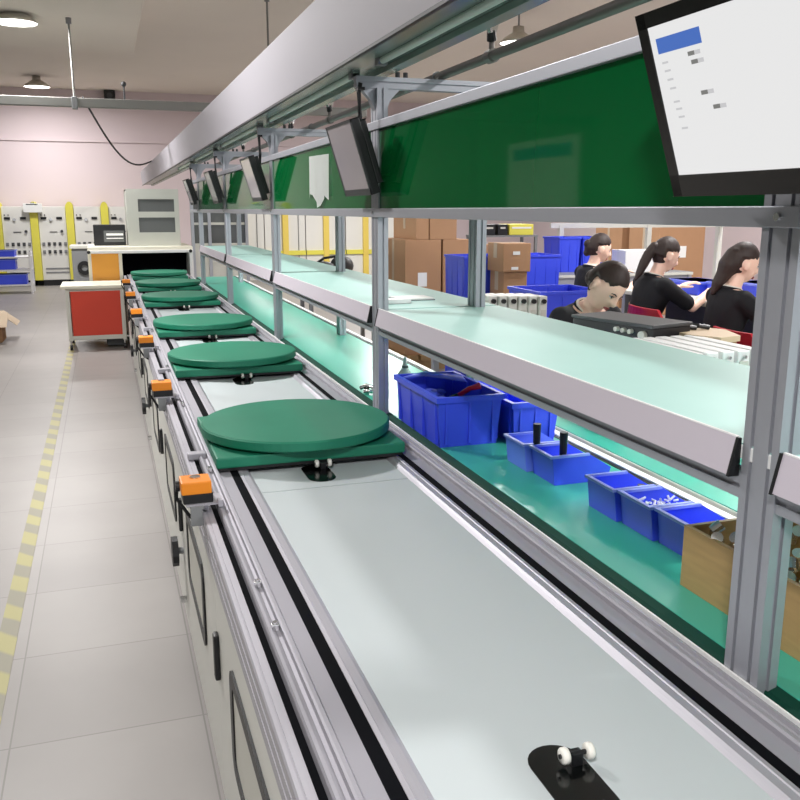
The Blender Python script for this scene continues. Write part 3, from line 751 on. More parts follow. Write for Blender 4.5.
t = thing('grey_console', 'grey console box with round port behind the amber machine panel', 'console', (-0.42, 12.6, 0))
MB().box(-0.42, -0.15, 12.4, 12.9, 0.0, 1.05, .008).build('case', 'grey', t)
MB().box(-0.44, -0.13, 12.38, 12.92, 1.05, 1.09, .006).build('lid', 'cab', t)
m = MB(); m.lathe([(0.04, 0), (0.09, 0), (0.09, .02), (0.04, .02), (0.04, 0)], (0, 0, 0), 24)
bmesh.ops.transform(m.bm, verts=m.bm.verts[:], matrix=Matrix.Translation((-0.27, 12.40, 0.80)) @ Matrix.Rotation(PI / 2, 4, 'X')); m.build('port_ring', 'black', t)

# ------------------------------------------------------------------ test cabinets along the back wall
tc0 = None
def test_cabinet(x, label, y=19.9):
    global tc0
    if tc0 is not None:
        return dup(tc0, (x, y, 0), 0, label)
    t = tc0 = thing('test_cabinet', label, 'control cabinet', (x, y, 0), 0, 'white test cabinets along the back wall')
    w = 0.70
    P = lambda a: x + a
    MB().box(P(-.265), P(.265), y - .2, y + .25, .12, 1.62, .01).build('housing', 'panelw', t)
    MB().box(P(-.26), P(.26), y - .17, y + .23, 0.0, .12).build('plinth', 'black', t)
    MB().prism([(P(.27), .12), (P(.42), .12), (P(.42), 1.60)] + [(P(.345) + .075 * math.cos(a * PI / 8), 1.60 + .12 * math.sin(a * PI / 8)) for a in range(9)] + [(P(.27), 1.60)], 'y', y - .24, y + .25).build('side_column', 'yellow', t, 'yellow rounded column')
    for sx in (-.22, .08):
        MB().box(P(sx), P(sx + .11), y - .215, y - .2, 1.36, 1.41, .003).build('meter', 'black', t)
    for k in range(2):
        MB().cyl((P(-.21 + .07 * k), y - .2, 1.45), (P(-.21 + .07 * k), y - .212, 1.45), .012, n=8).build('lamp', 'black', t)
    MB().cyl((P(-.03), y - .2, 1.36), (P(-.03), y - .225, 1.36), .03, n=12).build('switch', 'steel', t)
    MB().cyl((P(.17), y - .2, 1.12), (P(.17), y - .23, 1.12), .028, n=12).build('key_switch', 'dgrey', t)
    MB().box(P(-.07), P(.08), y - .208, y - .2, 1.10, 1.115).build('handle', 'dgrey', t)
    for rw, z in enumerate((.86, .70)):
        for k in range(5):
            xx = P(-.2 + .105 * k)
            MB().box(xx - .028, xx + .028, y - .212, y - .2, z - .035, z + .035, .003).cyl((xx, y - .2, z), (xx, y - .225, z), .02, n=8).build('push_button', 'dgrey' if k in (1, 2, 3) else 'grey', t)
    MB().box(P(-.2), P(.26), y - .208, y - .2, .34, .37).box(P(-.2), P(.26), y - .208, y - .2, .26, .29).build('vent', 'grey', t)
    return t
labs = ['leftmost white test cabinet, behind the blue rack', 'second white test cabinet from the left with yellow column', 'third white test cabinet, left of the black instrument box', 'white test cabinet mostly behind the tunnel machine']
for i, l in enumerate(labs): test_cabinet(-1.68 + .69 * i, l)
for i, l in enumerate(('white test cabinet behind the far end of the bench', )): test_cabinet(-1.68 - .69, 'white test cabinet outside the left edge of the picture')
t = thing('notice_sign', 'small white notice board above the left test cabinets', 'notice', (-1.34, 19.64, 1.58))
MB().box(-1.52, -1.16, 19.60, 19.63, 1.50, 1.68, .004).build('board', 'paper', t)
MB().box(-1.46, -1.24, 19.595, 19.60, 1.655, 1.67).build('heading_line', 'dgrey', t)
MB().box(-1.38, -1.30, 19.61, 19.65, 1.68, 1.70).build('clip', 'grey', t)

# plain white wall panels with yellow uprights further right
def yellow_bay(x, label, y=19.8):
    t = thing('partition_bay', label, 'partition', (x, y, 0), 0, 'white partition bays with yellow uprights')
    MB().box(x - .46, x + .46, y, y + .06, 0, 2.3, .004).build('white_panel', 'panelw', t)
    MB().box(x - .065, x + .065, y - .08, y, 0, 2.3, .01).build('upright', 'ypost', t, 'yellow upright')
    MB().box(x - .46, x + .46, y - .05, y, .55, .65, .005).build('crossbar', 'yellow', t, 'yellow crossbar')
    MB().box(x + .3, x + .31, y - .03, y, .0, 2.3).build('joint_strip', 'grey', t)
    return t
for i, l in enumerate(('first yellow upright bay right of the far monitors', 'second yellow upright bay seen through the bench frame', 'third yellow upright bay seen through the bench frame', 'fourth yellow upright bay left of the second post', 'yellow upright bay left of the tall brown cartons')):
    yellow_bay(2.95 + .94 * i, l)

# blue rack at left
t = thing('blue_rack', 'white shelf rack loaded with blue trays at the left edge', 'rack', (-1.75, 18.4, 0))
for x in (-2.6, -1.36):
    for y in (18.0, 18.5):
        MB().box(x - .02, x + .02, y - .02, y + .02, .0, .78, .003).build('rack_post', 'white', t)
for z in (.14, .42, .66):
    MB().box(-2.6, -1.36, 18.0, 18.5, z, z + .03, .003).build('shelf', 'white', t)
blu = [(.17, 'blue tray block on the bottom shelf of the left rack'), (.45, 'blue tray block on the middle shelf of the left rack'), (.69, 'blue tray block on top of the left rack')]
for z, l in blu:
    b = thing('blue_tray', l, 'tray', (-2.0, 18.2, z), 0, 'blue trays on the left rack')
    MB().box(-2.5, -1.62 if z > .2 else -1.45, 18.05, 18.45, z, z + .19 if z < .6 else z + .12, .008).build('tray_body', 'bind', b)
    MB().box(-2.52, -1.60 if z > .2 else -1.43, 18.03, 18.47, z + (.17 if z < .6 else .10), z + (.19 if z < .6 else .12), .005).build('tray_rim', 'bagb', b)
t = thing('open_carton', 'open brown carton on the floor at the left edge', 'carton', (-1.45, 11.5, 0))
MB().box(-1.75, -1.235, 11.30, 11.75, 0.0, .33, .003).build('carton_body', 'card', t)
MB().prism([(11.34, .345), (11.345, .352), (11.08, .215), (11.075, .208)], 'x', -1.75, -1.15).build('flap', 'cardl', t)
MB().prism([(-1.235, .33), (-1.235, .336), (-1.06, .20), (-1.064, .195)], 'y', 11.32, 11.75).build('flap', 'cardl', t)
MB().box(-1.75, -1.235, 11.33, 11.75, .33, .336).build('lid', 'cardl', t)
t = thing('tape_roll', 'black roll standing on the open brown carton', 'roll', (-1.34, 11.5, .336))
for nm, ra, rb, mm in (('roll_body', .045, .085, 'black'), ('core', .035, .046, 'cardl')):
    m = MB(); m.lathe([(ra, -.06), (rb, -.06), (rb, .06), (ra, .06), (ra, -.06)], n=28)
    bmesh.ops.rotate(m.bm, verts=m.bm.verts[:], cent=(0, 0, 0), matrix=Matrix.Rotation(PI / 2, 3, 'Y'))
    bmesh.ops.translate(m.bm, verts=m.bm.verts[:], vec=(-1.335, 11.5, .421)); m.build(nm, mm, t)

# ------------------------------------------------------------------ packing table behind the bench with its load
def table(name, label, x0, x1, y0, y1, z, m='mat_g', group=None, top=0.03, shelf=False):
    t = thing(name, label, 'table', ((x0 + x1) / 2, (y0 + y1) / 2, 0), 0, group)
    MB().box(x0, x1, y0, y1, z - top, z - .003, .004).build('table_top', 'cab', t)
    MB().box(x0 + .004, x1 - .004, y0 + .004, y1 - .004, z - .003, z).build('table_mat', m, t)
    for x in (x0 + .03, x1 - .03):
        for y in (y0 + .03, y1 - .03):
            MB().box(x - .02, x + .02, y - .02, y + .02, 0, z - top, .003).build('leg', 'alu_post', t)
    MB().box(x0 + .03, x1 - .03, y0 + .02, y0 + .04, z - .1, z - top).box(x0 + .03, x1 - .03, y1 - .04, y1 - .02, z - .1, z - top).build('apron', 'alu_post', t)
    return t
table('packing_table', 'green topped table just behind the conveyor bench', 1.50, 2.48, 0.8, 3.44, 0.79)
# black device with knobs
t = thing('audio_device', 'black metal device with white knobs in front of the seated woman', 'device', (1.945, 2.955, .79), R(14))
Wd = world(t) @ Matrix.Translation((-2.085, -3.16, -.79))
Wd2 = Wd
MB().box(1.98, 2.19, 2.95, 3.37, .80, 1.122, .006, 2, Wd).build('case', 'black', t)
MB().box(1.975, 2.195, 2.945, 3.375, 1.122, 1.135, .003, 2, Wd).build('lid', 'dgrey', t)
for k, (y, z, r) in enumerate(((3.12, 1.104, .009), (3.085, 1.103, .009), (3.05, 1.102, .009), (2.99, 1.094, .016))):
    MB().cyl(Wd @ Vector((1.98, y, z)), Wd @ Vector((1.962, y, z)), r, n=14).build('knob', 'cab', t, 'white knob')
MB().box(1.974, 1.98, 3.25, 3.36, 1.075, 1.09, 0, 2, Wd).build('label_plate', 'white', t)
for x in (2.0, 2.17):
    for y in (2.98, 3.34):
        MB().cyl(Wd @ Vector((x, y, .79)), Wd @ Vector((x, y, .80)), .015).build('foot', 'black', t)
# white cases standing in a row
wc = None
wl = ['first', 'second', 'third', 'fourth', 'fifth']
for i in range(5):
    x = 1.80 + .062 * i; l = 'tall white case, %s from the shelf side in the row beside the near post' % wl[i]
    if wc is None:
        wc = t = thing('white_case', l, 'case', (x, 2.5, .79), 0, 'tall white cases standing beside the near post')
        MB().box(x - .024, x + .024, 2.34, 2.72, .79, 1.095, .006).build('case_body', 'white', t)
        MB().box(x - .018, x + .018, 2.336, 2.341, .83, 1.06, .002).build('end_panel', 'cab', t)
        MB().cyl((x, 2.338, 1.075), (x, 2.33, 1.075), .006, n=8).build('end_screw', 'steel', t)
    else: dup(wc, (x, 2.5, .79), 0, l)
wc = None
for i in range(6):
    x = 2.13 + .055 * i; y = 4.75 - .02 * i; l = 'upright white panel with black knob, %s from the rear post' % (wl + ['sixth'])[i]
    if wc is None:
        wc = t = thing('white_panel_unit', l, 'panel', (x, y, .79), 0, 'upright white panels with black knobs')
        MB().box(x - .026, x + .026, y - .1, y + .1, .79, 1.06, .008).build('case_body', 'panelw', t)
        MB().cyl((x, y - .1, 1.03), (x, y - .115, 1.03), .014, n=12).build('black_knob', 'black', t, 'black knob')
        MB().box(x - .015, x + .015, y - .104, y - .1, .85, .98).build('front_plate', 'cab', t)
    else: dup(wc, (x, y, .79), 0, l)
table('side_table', 'low table carrying the upright white panels behind the rear post', 1.9, 2.90, 4.45, 5.10, .79, 'cab')
# carton with wooden board
t = thing('carton', 'brown carton under the beige board, right of the black device', 'carton', (2.2, 2.8, .79))
MB().box(2.11, 2.22, 2.66, 2.88, .79, 1.075, .004).build('carton_body', 'card', t)
MB().box(2.15, 2.18, 2.658, 2.882, 1.0, 1.077).build('tape_strip', 'cardl', t)
t = thing('beige_board', 'flat beige board lying on the carton beside the black device', 'board', (2.2, 2.8, 1.077))
MB().prism([(2.03, 2.80), (2.05, 2.68), (2.10, 2.60), (2.20, 2.62), (2.26, 2.78), (2.20, 2.90), (2.12, 2.92)], 'z', 1.077, 1.098).build('board_plate', 'board', t)
for k in range(2):
    MB().tube([(2.06 + .05 * k, 2.85, 1.108), (2.10 + .06 * k, 2.81, 1.112), (2.14 + .06 * k, 2.80, 1.106)], .009).build('clip', 'black', t, 'black clip')

# ------------------------------------------------------------------ cartons and crates at the back
def carton(x0, x1, y0, y1, z0, z1, label, labs=True, open_side=False):
    t = thing('cardboard_box', label, 'carton', ((x0 + x1) / 2, (y0 + y1) / 2, z0), 0, 'brown cardboard cartons in the back of the hall')
    MB().box(x0, x1, y0, y1, z0, z1, .006).build('carton_body', 'card', t)
    MB().box(x0 - .002, x1 + .002, (y0 + y1) / 2 - .03, (y0 + y1) / 2 + .03, z0 + .1, z1 + .002).build('tape_strip', 'cardl', t)
    if labs:
        w = x1 - x0; h = z1 - z0
        MB().box(x0 + w * .35, x0 + w * .6, y0 - .003, y0, z0 + h * .6, z0 + h * .72).build('sticker', 'paper', t, 'white sticker')
        MB().box(x0 + w * .30, x0 + w * .55, y0 - .003, y0, z0 + h * .08, z0 + h * .18).build('sticker', 'paper', t, 'white sticker')
    return t
carton(2.73, 3.10, 8.0, 8.75, .15, 1.27, 'tall brown carton at the left of the carton pile')
carton(3.12, 3.40, 8.0, 8.6, .15, 1.27, 'tall brown carton right of the leftmost tall carton')
carton(2.84, 2.97, 8.0, 8.7, 1.27, 1.75, 'narrow brown carton on top of the leftmost tall carton', False)
carton(2.98, 3.26, 8.0, 8.7, 1.27, 1.76, 'wide brown carton on top of the two tall cartons', False)
t = thing('pallet', 'wooden pallet under the tall brown cartons', 'pallet', (3.05, 8.3, 0))
for y in (8.0, 8.3, 8.6): MB().box(2.65, 3.5, y, y + .12, 0, .10).build('bearer', 'wood', t)
for k in range(7): MB().box(2.62 + .13 * k, 2.72 + .13 * k, 7.95, 8.77, .10, .15).build('slat', 'wood', t)
t = thing('cart_table', 'small table with grey objects at the foot of the yellow bays', 'table', (2.3, 9.2, 0))
MB().box(2.0, 2.75, 9.0, 9.5, .82, .85, .004).build('table_top', 'cardl', t)
for x in (2.03, 2.72):
    for y in (9.03, 9.47): MB().box(x - .02, x + .02, y - .02, y + .02, 0, .82).build('leg', 'grey', t)
t = thing('camera_bag', 'dark grey lumpy bag on the small table beyond the shelf', 'bag', (2.3, 9.2, .85))
MB().sph((2.2, 9.2, .93), (.17, .14, .085)).sph((2.42, 9.22, .96), (.13, .12, .11)).build('bag_body', 'dgrey', t, smooth=True)
MB().tube([(2.1, 9.15, .98), (2.2, 9.12, 1.05), (2.35, 9.13, 1.07), (2.45, 9.15, 1.03)], .014).build('strap', 'black', t, smooth=True)

CG = 'large blue plastic crates in the back of the hall'
crate('plastic_crate', 2.60, 3.02, 6.22, 6.62, .60, 1.20, 'bind', 'tall blue crate standing left of the brown carton stack', CG)
crate('plastic_crate', 2.60, 3.02, 6.22, 6.62, .0, .59, 'bind', 'blue crate underneath the crate left of the carton stack', CG)
crate('plastic_crate', 2.42, 2.85, 4.62, 5.05, .79, 1.075, 'bind', 'large open blue crate nearest the seated woman', CG)
crate('plastic_crate', 3.38, 3.74, 6.80, 7.2, .55, 1.17, 'bind', 'blue crate right of the brown carton stack', CG)
crate('plastic_crate', 3.38, 3.74, 6.80, 7.2, .0, .54, 'bind', 'blue crate underneath the crate right of the carton stack', CG)
crate('plastic_crate', 4.18, 4.41, 7.62, 7.95, .955, 1.29, 'bind', 'tall blue crate on the blue grey table left of the other tall crate', CG)
crate('plastic_crate', 4.44, 4.68, 7.62, 7.95, .955, 1.29, 'bind', 'tall blue crate on the blue grey table just behind the farthest woman', CG)
carton(2.775, 3.0, 5.9, 6.18, 1.10, 1.31, 'upper brown carton of the small stack between blue crates')
carton(2.79, 2.985, 5.92, 6.16, .86, 1.10, 'middle brown carton of the small stack between blue crates', False)
carton(2.75, 3.02, 5.88, 6.2, .0, .86, 'big brown carton at the bottom of the small stack', False)
carton(3.80, 4.02, 8.6, 8.85, 1.0, 1.19, 'small brown carton in front of the storage shelf', False)
carton(3.75, 4.08, 8.55, 8.9, .0, 1.0, 'tall brown carton on the floor in front of the storage shelf', False)

t = thing('storage_shelf', 'thin metal storage shelf holding black and yellow boxes', 'shelf', (3.6, 8.5, 0))
for x in (3.95, 4.63):
    for y in (9.0, 9.35): MB().box(x - .015, x + .015, y - .015, y + .015, 0, 1.27).build('shelf_post', 'grey', t)
for z in (.5, .96, 1.255): MB().box(3.93, 4.65, 8.98, 9.37, z, z + .02).build('shelf_board', 'grey', t)
for i, (x0, x1, z, mm, l) in enumerate(((3.97, 4.13, 1.275, 'black', 'black box at the left of the top storage shelf'), (4.16, 4.28, 1.275, 'black', 'black box in the middle of the top storage shelf'),
                      (4.30, 4.60, 1.275, 'yellow', 'yellow box on the top storage shelf'), (3.97, 4.12, .98, 'black', 'black box at the left of the lower storage shelf'), (4.14, 4.24, .98, 'black', 'black box in the middle of the lower storage shelf'))):
    b = thing('storage_box', l, 'box', ((x0 + x1) / 2, 9.15, z), 0, 'boxes on the storage shelf')
    MB().box(x0, x1, 9.0, 9.3, z, z + .12, .008).build('box_body', mm, b)
    MB().box(x0 + .03, x1 - .03, 8.995, 9.0, z + .07, z + .09).build('grip_slot', 'cab' if mm == 'black' else 'white', b)

# far benches where the women work
fb = table('work_table', 'pale grey worktable where the women in black are working', 3.88, 4.75, 3.3, 6.05, .93, 'cab')
MB().box(4.3, 4.32, 3.32, 6.03, .05, .88).build('under_table_shade', 'dgrey', fb, 'dark panel added for the shade under the table')  # added sheet that darkens the space under the table
for y in (3.4, 4.95, 5.95):
    MB().box(4.68, 4.72, y - .02, y + .02, .93, 1.50).build('frame_post', 'cab', fb)
MB().box(4.68, 4.72, 3.3, 6.0, 1.47, 1.52).build('frame_bar', 'cab', fb, 'white top bar')
fb2 = table('work_table', 'blue grey worktable left of the woman with her hair tied at the back', 3.85, 5.5, 7.3, 8.1, .955, 'grey')
for x in (4.42, 5.46):
    MB().box(x - .025, x + .025, 8.02, 8.07, .955, 1.40).build('frame_post', 'cab', fb2)
MB().box(4.3, 6.4, 8.03, 8.06, 1.37, 1.42).build('frame_bar', 'cab', fb2, 'white top bar')

# ------------------------------------------------------------------ people
def remeshed(m, name, mt, parent, voxel, smooth=3):
    o = m.build(name, mt, parent)
    md = o.modifiers.new('r', 'REMESH'); md.mode = 'VOXEL'; md.voxel_size = voxel; md.use_smooth_shade = True
    sm = o.modifiers.new('s', 'SMOOTH'); sm.factor = 0.5; sm.iterations = smooth
    dg = bpy.context.evaluated_depsgraph_get()
    me = bpy.data.meshes.new_from_object(o.evaluated_get(dg))
    o.modifiers.clear(); old = o.data; o.data = me; bpy.data.meshes.remove(old)
    me.name = name
    for p in me.polygons: p.use_smooth = True
    return o

def head_verts(m, Mh, k=1.0):
    bm = bmesh.new(); bmesh.ops.create_uvsphere(bm, u_segments=48, v_segments=36, radius=1.0)
    g = lambda x, y, sx, sy: math.exp(-((x / sx) ** 2 + (y / sy) ** 2))
    for v in bm.verts:
        n = v.co.copy(); x, y, z = n
        p = Vector((n.x * .073, n.y * .094, n.z * .114))
        if z < 0:
            t = -z
            p.x *= 1 - .30 * t ** 1.4; 
            if y > 0: p.y += .012 * t * (1 - t * .3)
            else: p.y *= 1 - .25 * t
        if y > 0:
            p.y += .025 * g(x, z + .17, .15, .15) + .011 * g(x, z - .02, .10, .22)      # nose
            p.y -= .012 * (g(x - .38, z - .06, .17, .12) + g(x + .38, z - .06, .17, .12))  # eye sockets
            p.y += .006 * g(x, z + .50, .22, .10)                                           # lips
            p.y += .009 * g(x, z + .80, .30, .2)                                            # chin
            p.y += .004 * (g(x - .45, z + .25, .25, .2) + g(x + .45, z + .25, .25, .2))      # cheeks
        v.co = Mh @ (p * k)
    vm = {}
    for v in bm.verts: vm[v] = m.bm.verts.new(v.co)
    for f in bm.faces: m.bm.faces.new([vm[v] for v in f.verts])
    bm.free()
    for s in (-1, 1):
        e = bmesh.ops.create_uvsphere(m.bm, u_segments=12, v_segments=8, radius=1, matrix=Mh @ Matrix.Translation((s * .083, -.004, -.014)) @ Matrix.Rotation(s * -.3, 4, 'Z') @ Matrix.Diagonal((.010, .021, .034, 1)))

def limb(m, pts, rad, n=14):
    for i in range(len(pts) - 1):
        m.cyl(pts[i], pts[i + 1], rad[i], rad[i + 1], n)
    for p, r in zip(pts, rad): m.sph(p, r, 12, 8)

def hand(m, w, f, nrm, side, curl=.5):
    f = f.normalized(); nrm = (nrm - f * nrm.dot(f)).normalized(); s = f.cross(nrm) * side
    X = Matrix((( s.x, f.x, nrm.x, 0), (s.y, f.y, nrm.y, 0), (s.z, f.z, nrm.z, 0), (0, 0, 0, 1)))
    bmesh.ops.create_uvsphere(m.bm, u_segments=16, v_segments=10, radius=1, matrix=Matrix.Translation(w + f * .045) @ X @ Matrix.Diagonal((.039, .055, .015, 1)))
    for k, L in enumerate((.066, .076, .070, .055)):
        b = w + f * (.082 - .004 * abs(k - 1)) + s * ((1.5 - k) * .0195)
        d1 = (f - nrm * curl * .5 + s * (1.5 - k) * .05).normalized(); d2 = (f - nrm * curl * 1.5).normalized()
        p1 = b + d1 * L * .5; p2 = p1 + d2 * L * .32; p3 = p2 + (f - nrm * curl * 2.6).normalized() * L * .25
        limb(m, [b - f * .02, p1, p2, p3], [.009, .0085, .0078, .0068], 10)
    tb = w + f * .022 + s * .028
    t1 = tb + (f * .55 + s * .75 - nrm * .25).normalized() * .04; t2 = t1 + (f * .9 + s * .2 - nrm * .3).normalized() * .032
    limb(m, [tb, t1, t2], [.012, .0098, .0085], 10)

def ik(sh, wr, a, b, pole):
    d = wr - sh; L = min(d.length, (a + b) * .995); d.normalize()
    h = (a * a - b * b + L * L) / (2 * L); r = math.sqrt(max(a * a - h * h, 1e-6))
    p = (pole - d * pole.dot(d)).normalized()
    return sh + d * h + p * r, sh + d * L

def person(label, loc, face, seat, lean, hpitch, hyaw, handR, handL, hairstyle, sc=1.0, roll=0.0):
    rz = math.atan2(face[1], face[0]) - PI / 2
    t = thing('person', label, 'person', (loc[0], loc[1], 0), rz, 'women working at the benches')
    W = world(t)
    P = Vector((0, 0, seat + .09)); d = Vector((0, math.sin(lean), math.cos(lean))); fw = Vector((0, math.cos(lean), -math.sin(lean)))
    N = P + d * .45
    na = lean + hpitch * .45
    hb_ = N + Vector((0, math.sin(na), math.cos(na))) * .158 + Vector((0, .012, 0))
    Mh = W @ Matrix.Translation(hb_) @ Matrix.Rotation(hyaw, 4, 'Z') @ Matrix.Rotation(roll, 4, 'Y') @ Matrix.Rotation(-hpitch - lean * .6, 4, 'X')
    RG = [(-.10, .150, .105, 0), (0, .168, .118, 0), (.08, .155, .108, 0), (.17, .128, .092, .004), (.27, .142, .105, .012), (.34, .158, .108, .014), (.41, .160, .088, .004), (.445, .10, .066, 0), (.47, .055, .052, 0)]
    def torso(m, k, lo=-.2, hi=1):
        rings = []
        for (h, rx, ry, off) in RG:
            if h < lo or h > hi: continue
            c = P + d * h + fw * off
            rings.append([W @ (c + Vector((1, 0, 0)) * rx * k * math.cos(2 * PI * q / 24) + fw * ry * k * math.sin(2 * PI * q / 24)) for q in range(24)])
        m.loft(rings)
    arms = []
    for s, tg in ((1, handR), (-1, handL)):
        sh = P + d * .395 + Vector((s * .150, 0, 0))
        el, wr = ik(sh, Vector(tg), .255, .225, Vector((s * .55, -.35, -1)))
        arms.append((s, sh, el, wr))
    b = MB(); torso(b, .93)
    limb(b, [W @ (N - d * .03), W @ (N + (hb_ - N) * .6)], [.052, .046])
    head_verts(b, Mh)
    for s, sh, el, wr in arms:
        mid = sh.lerp(el, .5); fm = el.lerp(wr, .35)
        limb(b, [W @ sh, W @ mid, W @ el, W @ fm, W @ wr], [.048, .041, .034, .035, .024])
        f = (wr - el).normalized(); f = (f + Vector((0, .25, -.1))).normalized()
        hand(b, W @ (wr + f * .01), W.to_3x3() @ f, Vector((0, 0, 1)), -s, .45)
    legs = []
    for s in (-1, 1):
        hip = P + Vector((s * .088, 0.02, -.03)); kn = Vector((s * .11, .42, seat + .06)); an = Vector((s * .11, .40, .09))
        legs.append((s, hip, kn, an))
        limb(b, [W @ hip, W @ hip.lerp(kn, .5), W @ kn, W @ kn.lerp(an, .35), W @ an], [.075, .066, .05, .05, .034])
        limb(b, [W @ (an + Vector((0, -.03, -.05))), W @ (an + Vector((0, .12, -.062)))], [.032, .026])
    body = remeshed(b, 'body', 'skin', t, .0065)
    # clothing
    m = MB(); torso(m, 1.06, -.2, .46)
    for s, sh, el, wr in arms:
        limb(m, [W @ (sh - Vector((s * .03, 0, -.0))), W @ sh, W @ sh.lerp(el, .35), W @ sh.lerp(el, .80)], [.058, .060, .056, .053])
        m.cyl(W @ sh.lerp(el, .5), W @ sh.lerp(el, .86), .054, .054, 16)
    remeshed(m, 'polo_shirt', 'shirt', t, .010, 4)
    m = MB()
    torso(m, 1.04, -.2, .09)
    for s, hip, kn, an in legs:
        limb(m, [W @ hip, W @ hip.lerp(kn, .5), W @ kn, W @ kn.lerp(an, .45), W @ (an + Vector((0, 0, .02)))], [.088, .078, .062, .06, .05])
    remeshed(m, 'trousers', 'trousers', t, .012, 3)
    for s, hip, kn, an in legs:
        m = MB(); limb(m, [W @ (an + Vector((0, -.035, -.045))), W @ (an + Vector((0, .06, -.05))), W @ (an + Vector((0, .14, -.058)))], [.042, .038, .032])
        o = m.build('shoe', 'black', t, smooth=True)
    # collar with white trim: ring round the neck, open at the front
    m = MB(); cp = []
    c = P + d * .455
    for k in range(21):
        a = PI / 2 + .38 + (2 * PI - .76) * k / 20
        r = .068; dip = .045 * max(0, math.sin(a)) ** 2
        cp.append(W @ (c + Vector((1, 0, 0)) * r * 1.02 * math.cos(a) + fw * r * .95 * math.sin(a) - d * dip + d * .004))
    m.tube(cp, .0065, 8); m.build('collar_trim', 'trim', t, 'white collar trim', smooth=True)
    m = MB(); m.tube([p - (W.to_3x3() @ d) * .012 + (W.to_3x3() @ Vector((0, 0, 0))) for p in cp], .014, 8); m.build('collar', 'shirt', t, smooth=True)
    # face details
    def fp(x, z, y): return Mh @ Vector((x, y, z))
    for s in (-1, 1):
        e = MB(); bmesh.ops.create_uvsphere(e.bm, u_segments=14, v_segments=10, radius=1, matrix=Mh @ Matrix.Translation((s * .030, .0755, .004)) @ Matrix.Diagonal((.0125, .0088, .0048, 1)))
        e.build('eye', 'eyew', body, smooth=True)
        e = MB(); bmesh.ops.create_uvsphere(e.bm, u_segments=12, v_segments=8, radius=1, matrix=Mh @ Matrix.Translation((s * .030, .0815, .0035)) @ Matrix.Diagonal((.0058, .0048, .0046, 1)))
        e.build('iris', 'black', body, smooth=True)
        e = MB(); e.tube([fp(s * .015, .008, .083), fp(s * .030, .0125, .084), fp(s * .045, .007, .077)], [.0014, .0022, .0014], 6); e.build('eyelash', 'hair', body)
        e = MB(); e.tube([fp(s * .014, .022, .089), fp(s * .030, .028, .086), fp(s * .047, .023, .076)], [.002, .0032, .0016], 6); e.build('eyebrow', 'hair', body)
    e = MB(); e.tube([fp(-.022, -.057, .0875), fp(-.009, -.0545, .0945), fp(0, -.0555, .0955), fp(.009, -.0545, .0945), fp(.022, -.057, .0875)], [.002, .0045, .0045, .0045, .002], 8)
    e.tube([fp(-.019, -.061, .0885), fp(0, -.0635, .0965), fp(.019, -.061, .0885)], [.002, .0055, .002], 8); e.build('lips', 'lips', body, smooth=True)
    # hair
    h = MB(); bm = bmesh.new(); bmesh.ops.create_uvsphere(bm, u_segments=40, v_segments=30, radius=1.0)
    for v in bm.verts:
        x, y, z = v.co
        p = Vector((x * .083, y * .104 - .008, z * .122 + .006))
        hl = .56 - .75 * max(0, abs(x) - .35)          # hairline height on the forehead
        face_in = y > .10 - .25 * min(0, z + .1) and z < hl + .15 * (y < .45)
        if face_in and y > .12: p = Vector((x * .060, y * .074, z * .10))
        if z < -.35: p *= .84
        if abs(x) > .8 and -.5 < z < .12 and y > -.35: p.x *= .84
        v.co = Mh @ p
    vm = {v: h.bm.verts.new(v.co) for v in bm.verts}
    for f in bm.faces: h.bm.faces.new([vm[v] for v in f.verts])
    bm.free()
    if hairstyle == 'ponytail':
        pts = [(0, -.08, .02), (0, -.112, .0), (0, -.122, -.05), (0, -.125, -.12), (0, -.125, -.19), (0, -.13, -.25)]
        rad = [.03, .034, .036, .034, .026, .008]
        limb(h, [Mh @ Vector(p) for p in pts], rad)
    elif hairstyle == 'long':
        pts = [(0, -.05, .02), (0, -.075, -.04), (0, -.085, -.10), (0, -.10, -.16), (0, -.105, -.22)]
        limb(h, [Mh @ Vector(p) for p in pts], [.072, .064, .045, .034, .016])
    elif hairstyle == 'bun':
        h.sph(Mh @ Vector((0, -.105, .0)), .036)
        limb(h, [Mh @ Vector((0.0, -.07, -.02)), Mh @ Vector((0, -.085, -.07))], [.055, .03])
    elif hairstyle == 'low':
        h.sph(Mh @ Vector((0, -.078, -.035)), .046)
    remeshed(h, 'hair', 'hair', t, .006, 3)
    if hairstyle in ('bun', 'ponytail'):
        e = MB(); cc = Mh @ Vector((0, -.105, .01)); e.sph(cc, .02 if hairstyle == 'bun' else .036); e.build('hair_band', 'dgrey' if hairstyle == 'bun' else 'hair', t, smooth=True)
    return t, W, Mh, P, d

t1, W, Mh, P, d = person('woman in black polo with white collar trim bending over the black device', (2.215, 3.99), (.14, -1), .60, R(30), R(28), R(14), (.25, .42, .93), (-.16, .46, .95), 'low', roll=R(-12))
m = MB(); fw = Vector((0, math.cos(R(30)), -math.sin(R(30)))); c = P + d * .41 + fw * .10
m.loft([[W @ (c + Vector((-.045, 0, .04))), W @ (c + Vector((.045, 0, .04))), W @ (c + Vector((.045, .012, .04))), W @ (c + Vector((-.045, .012, .04)))],
        [W @ (c + Vector((-.06, 0, -.02))), W @ (c + Vector((.05, 0, -.02))), W @ (c + Vector((.05, .02, -.02))), W @ (c + Vector((-.06, .02, -.02)))],
        [W @ (c + Vector((-.03, 0, -.07))), W @ (c + Vector((.03, 0, -.07))), W @ (c + Vector((.03, .015, -.07))), W @ (c + Vector((-.03, .015, -.07)))]])
m.build('red_scarf', 'redp', t1, 'red neckerchief with white mark')
person('woman in black with a long ponytail working in the middle, seen from behind her shoulder', (3.46, 5.18), (1, -.05), .58, R(16), R(16), R(0), (.10, .50, 1.0), (-.2, .44, 1.0), 'ponytail')
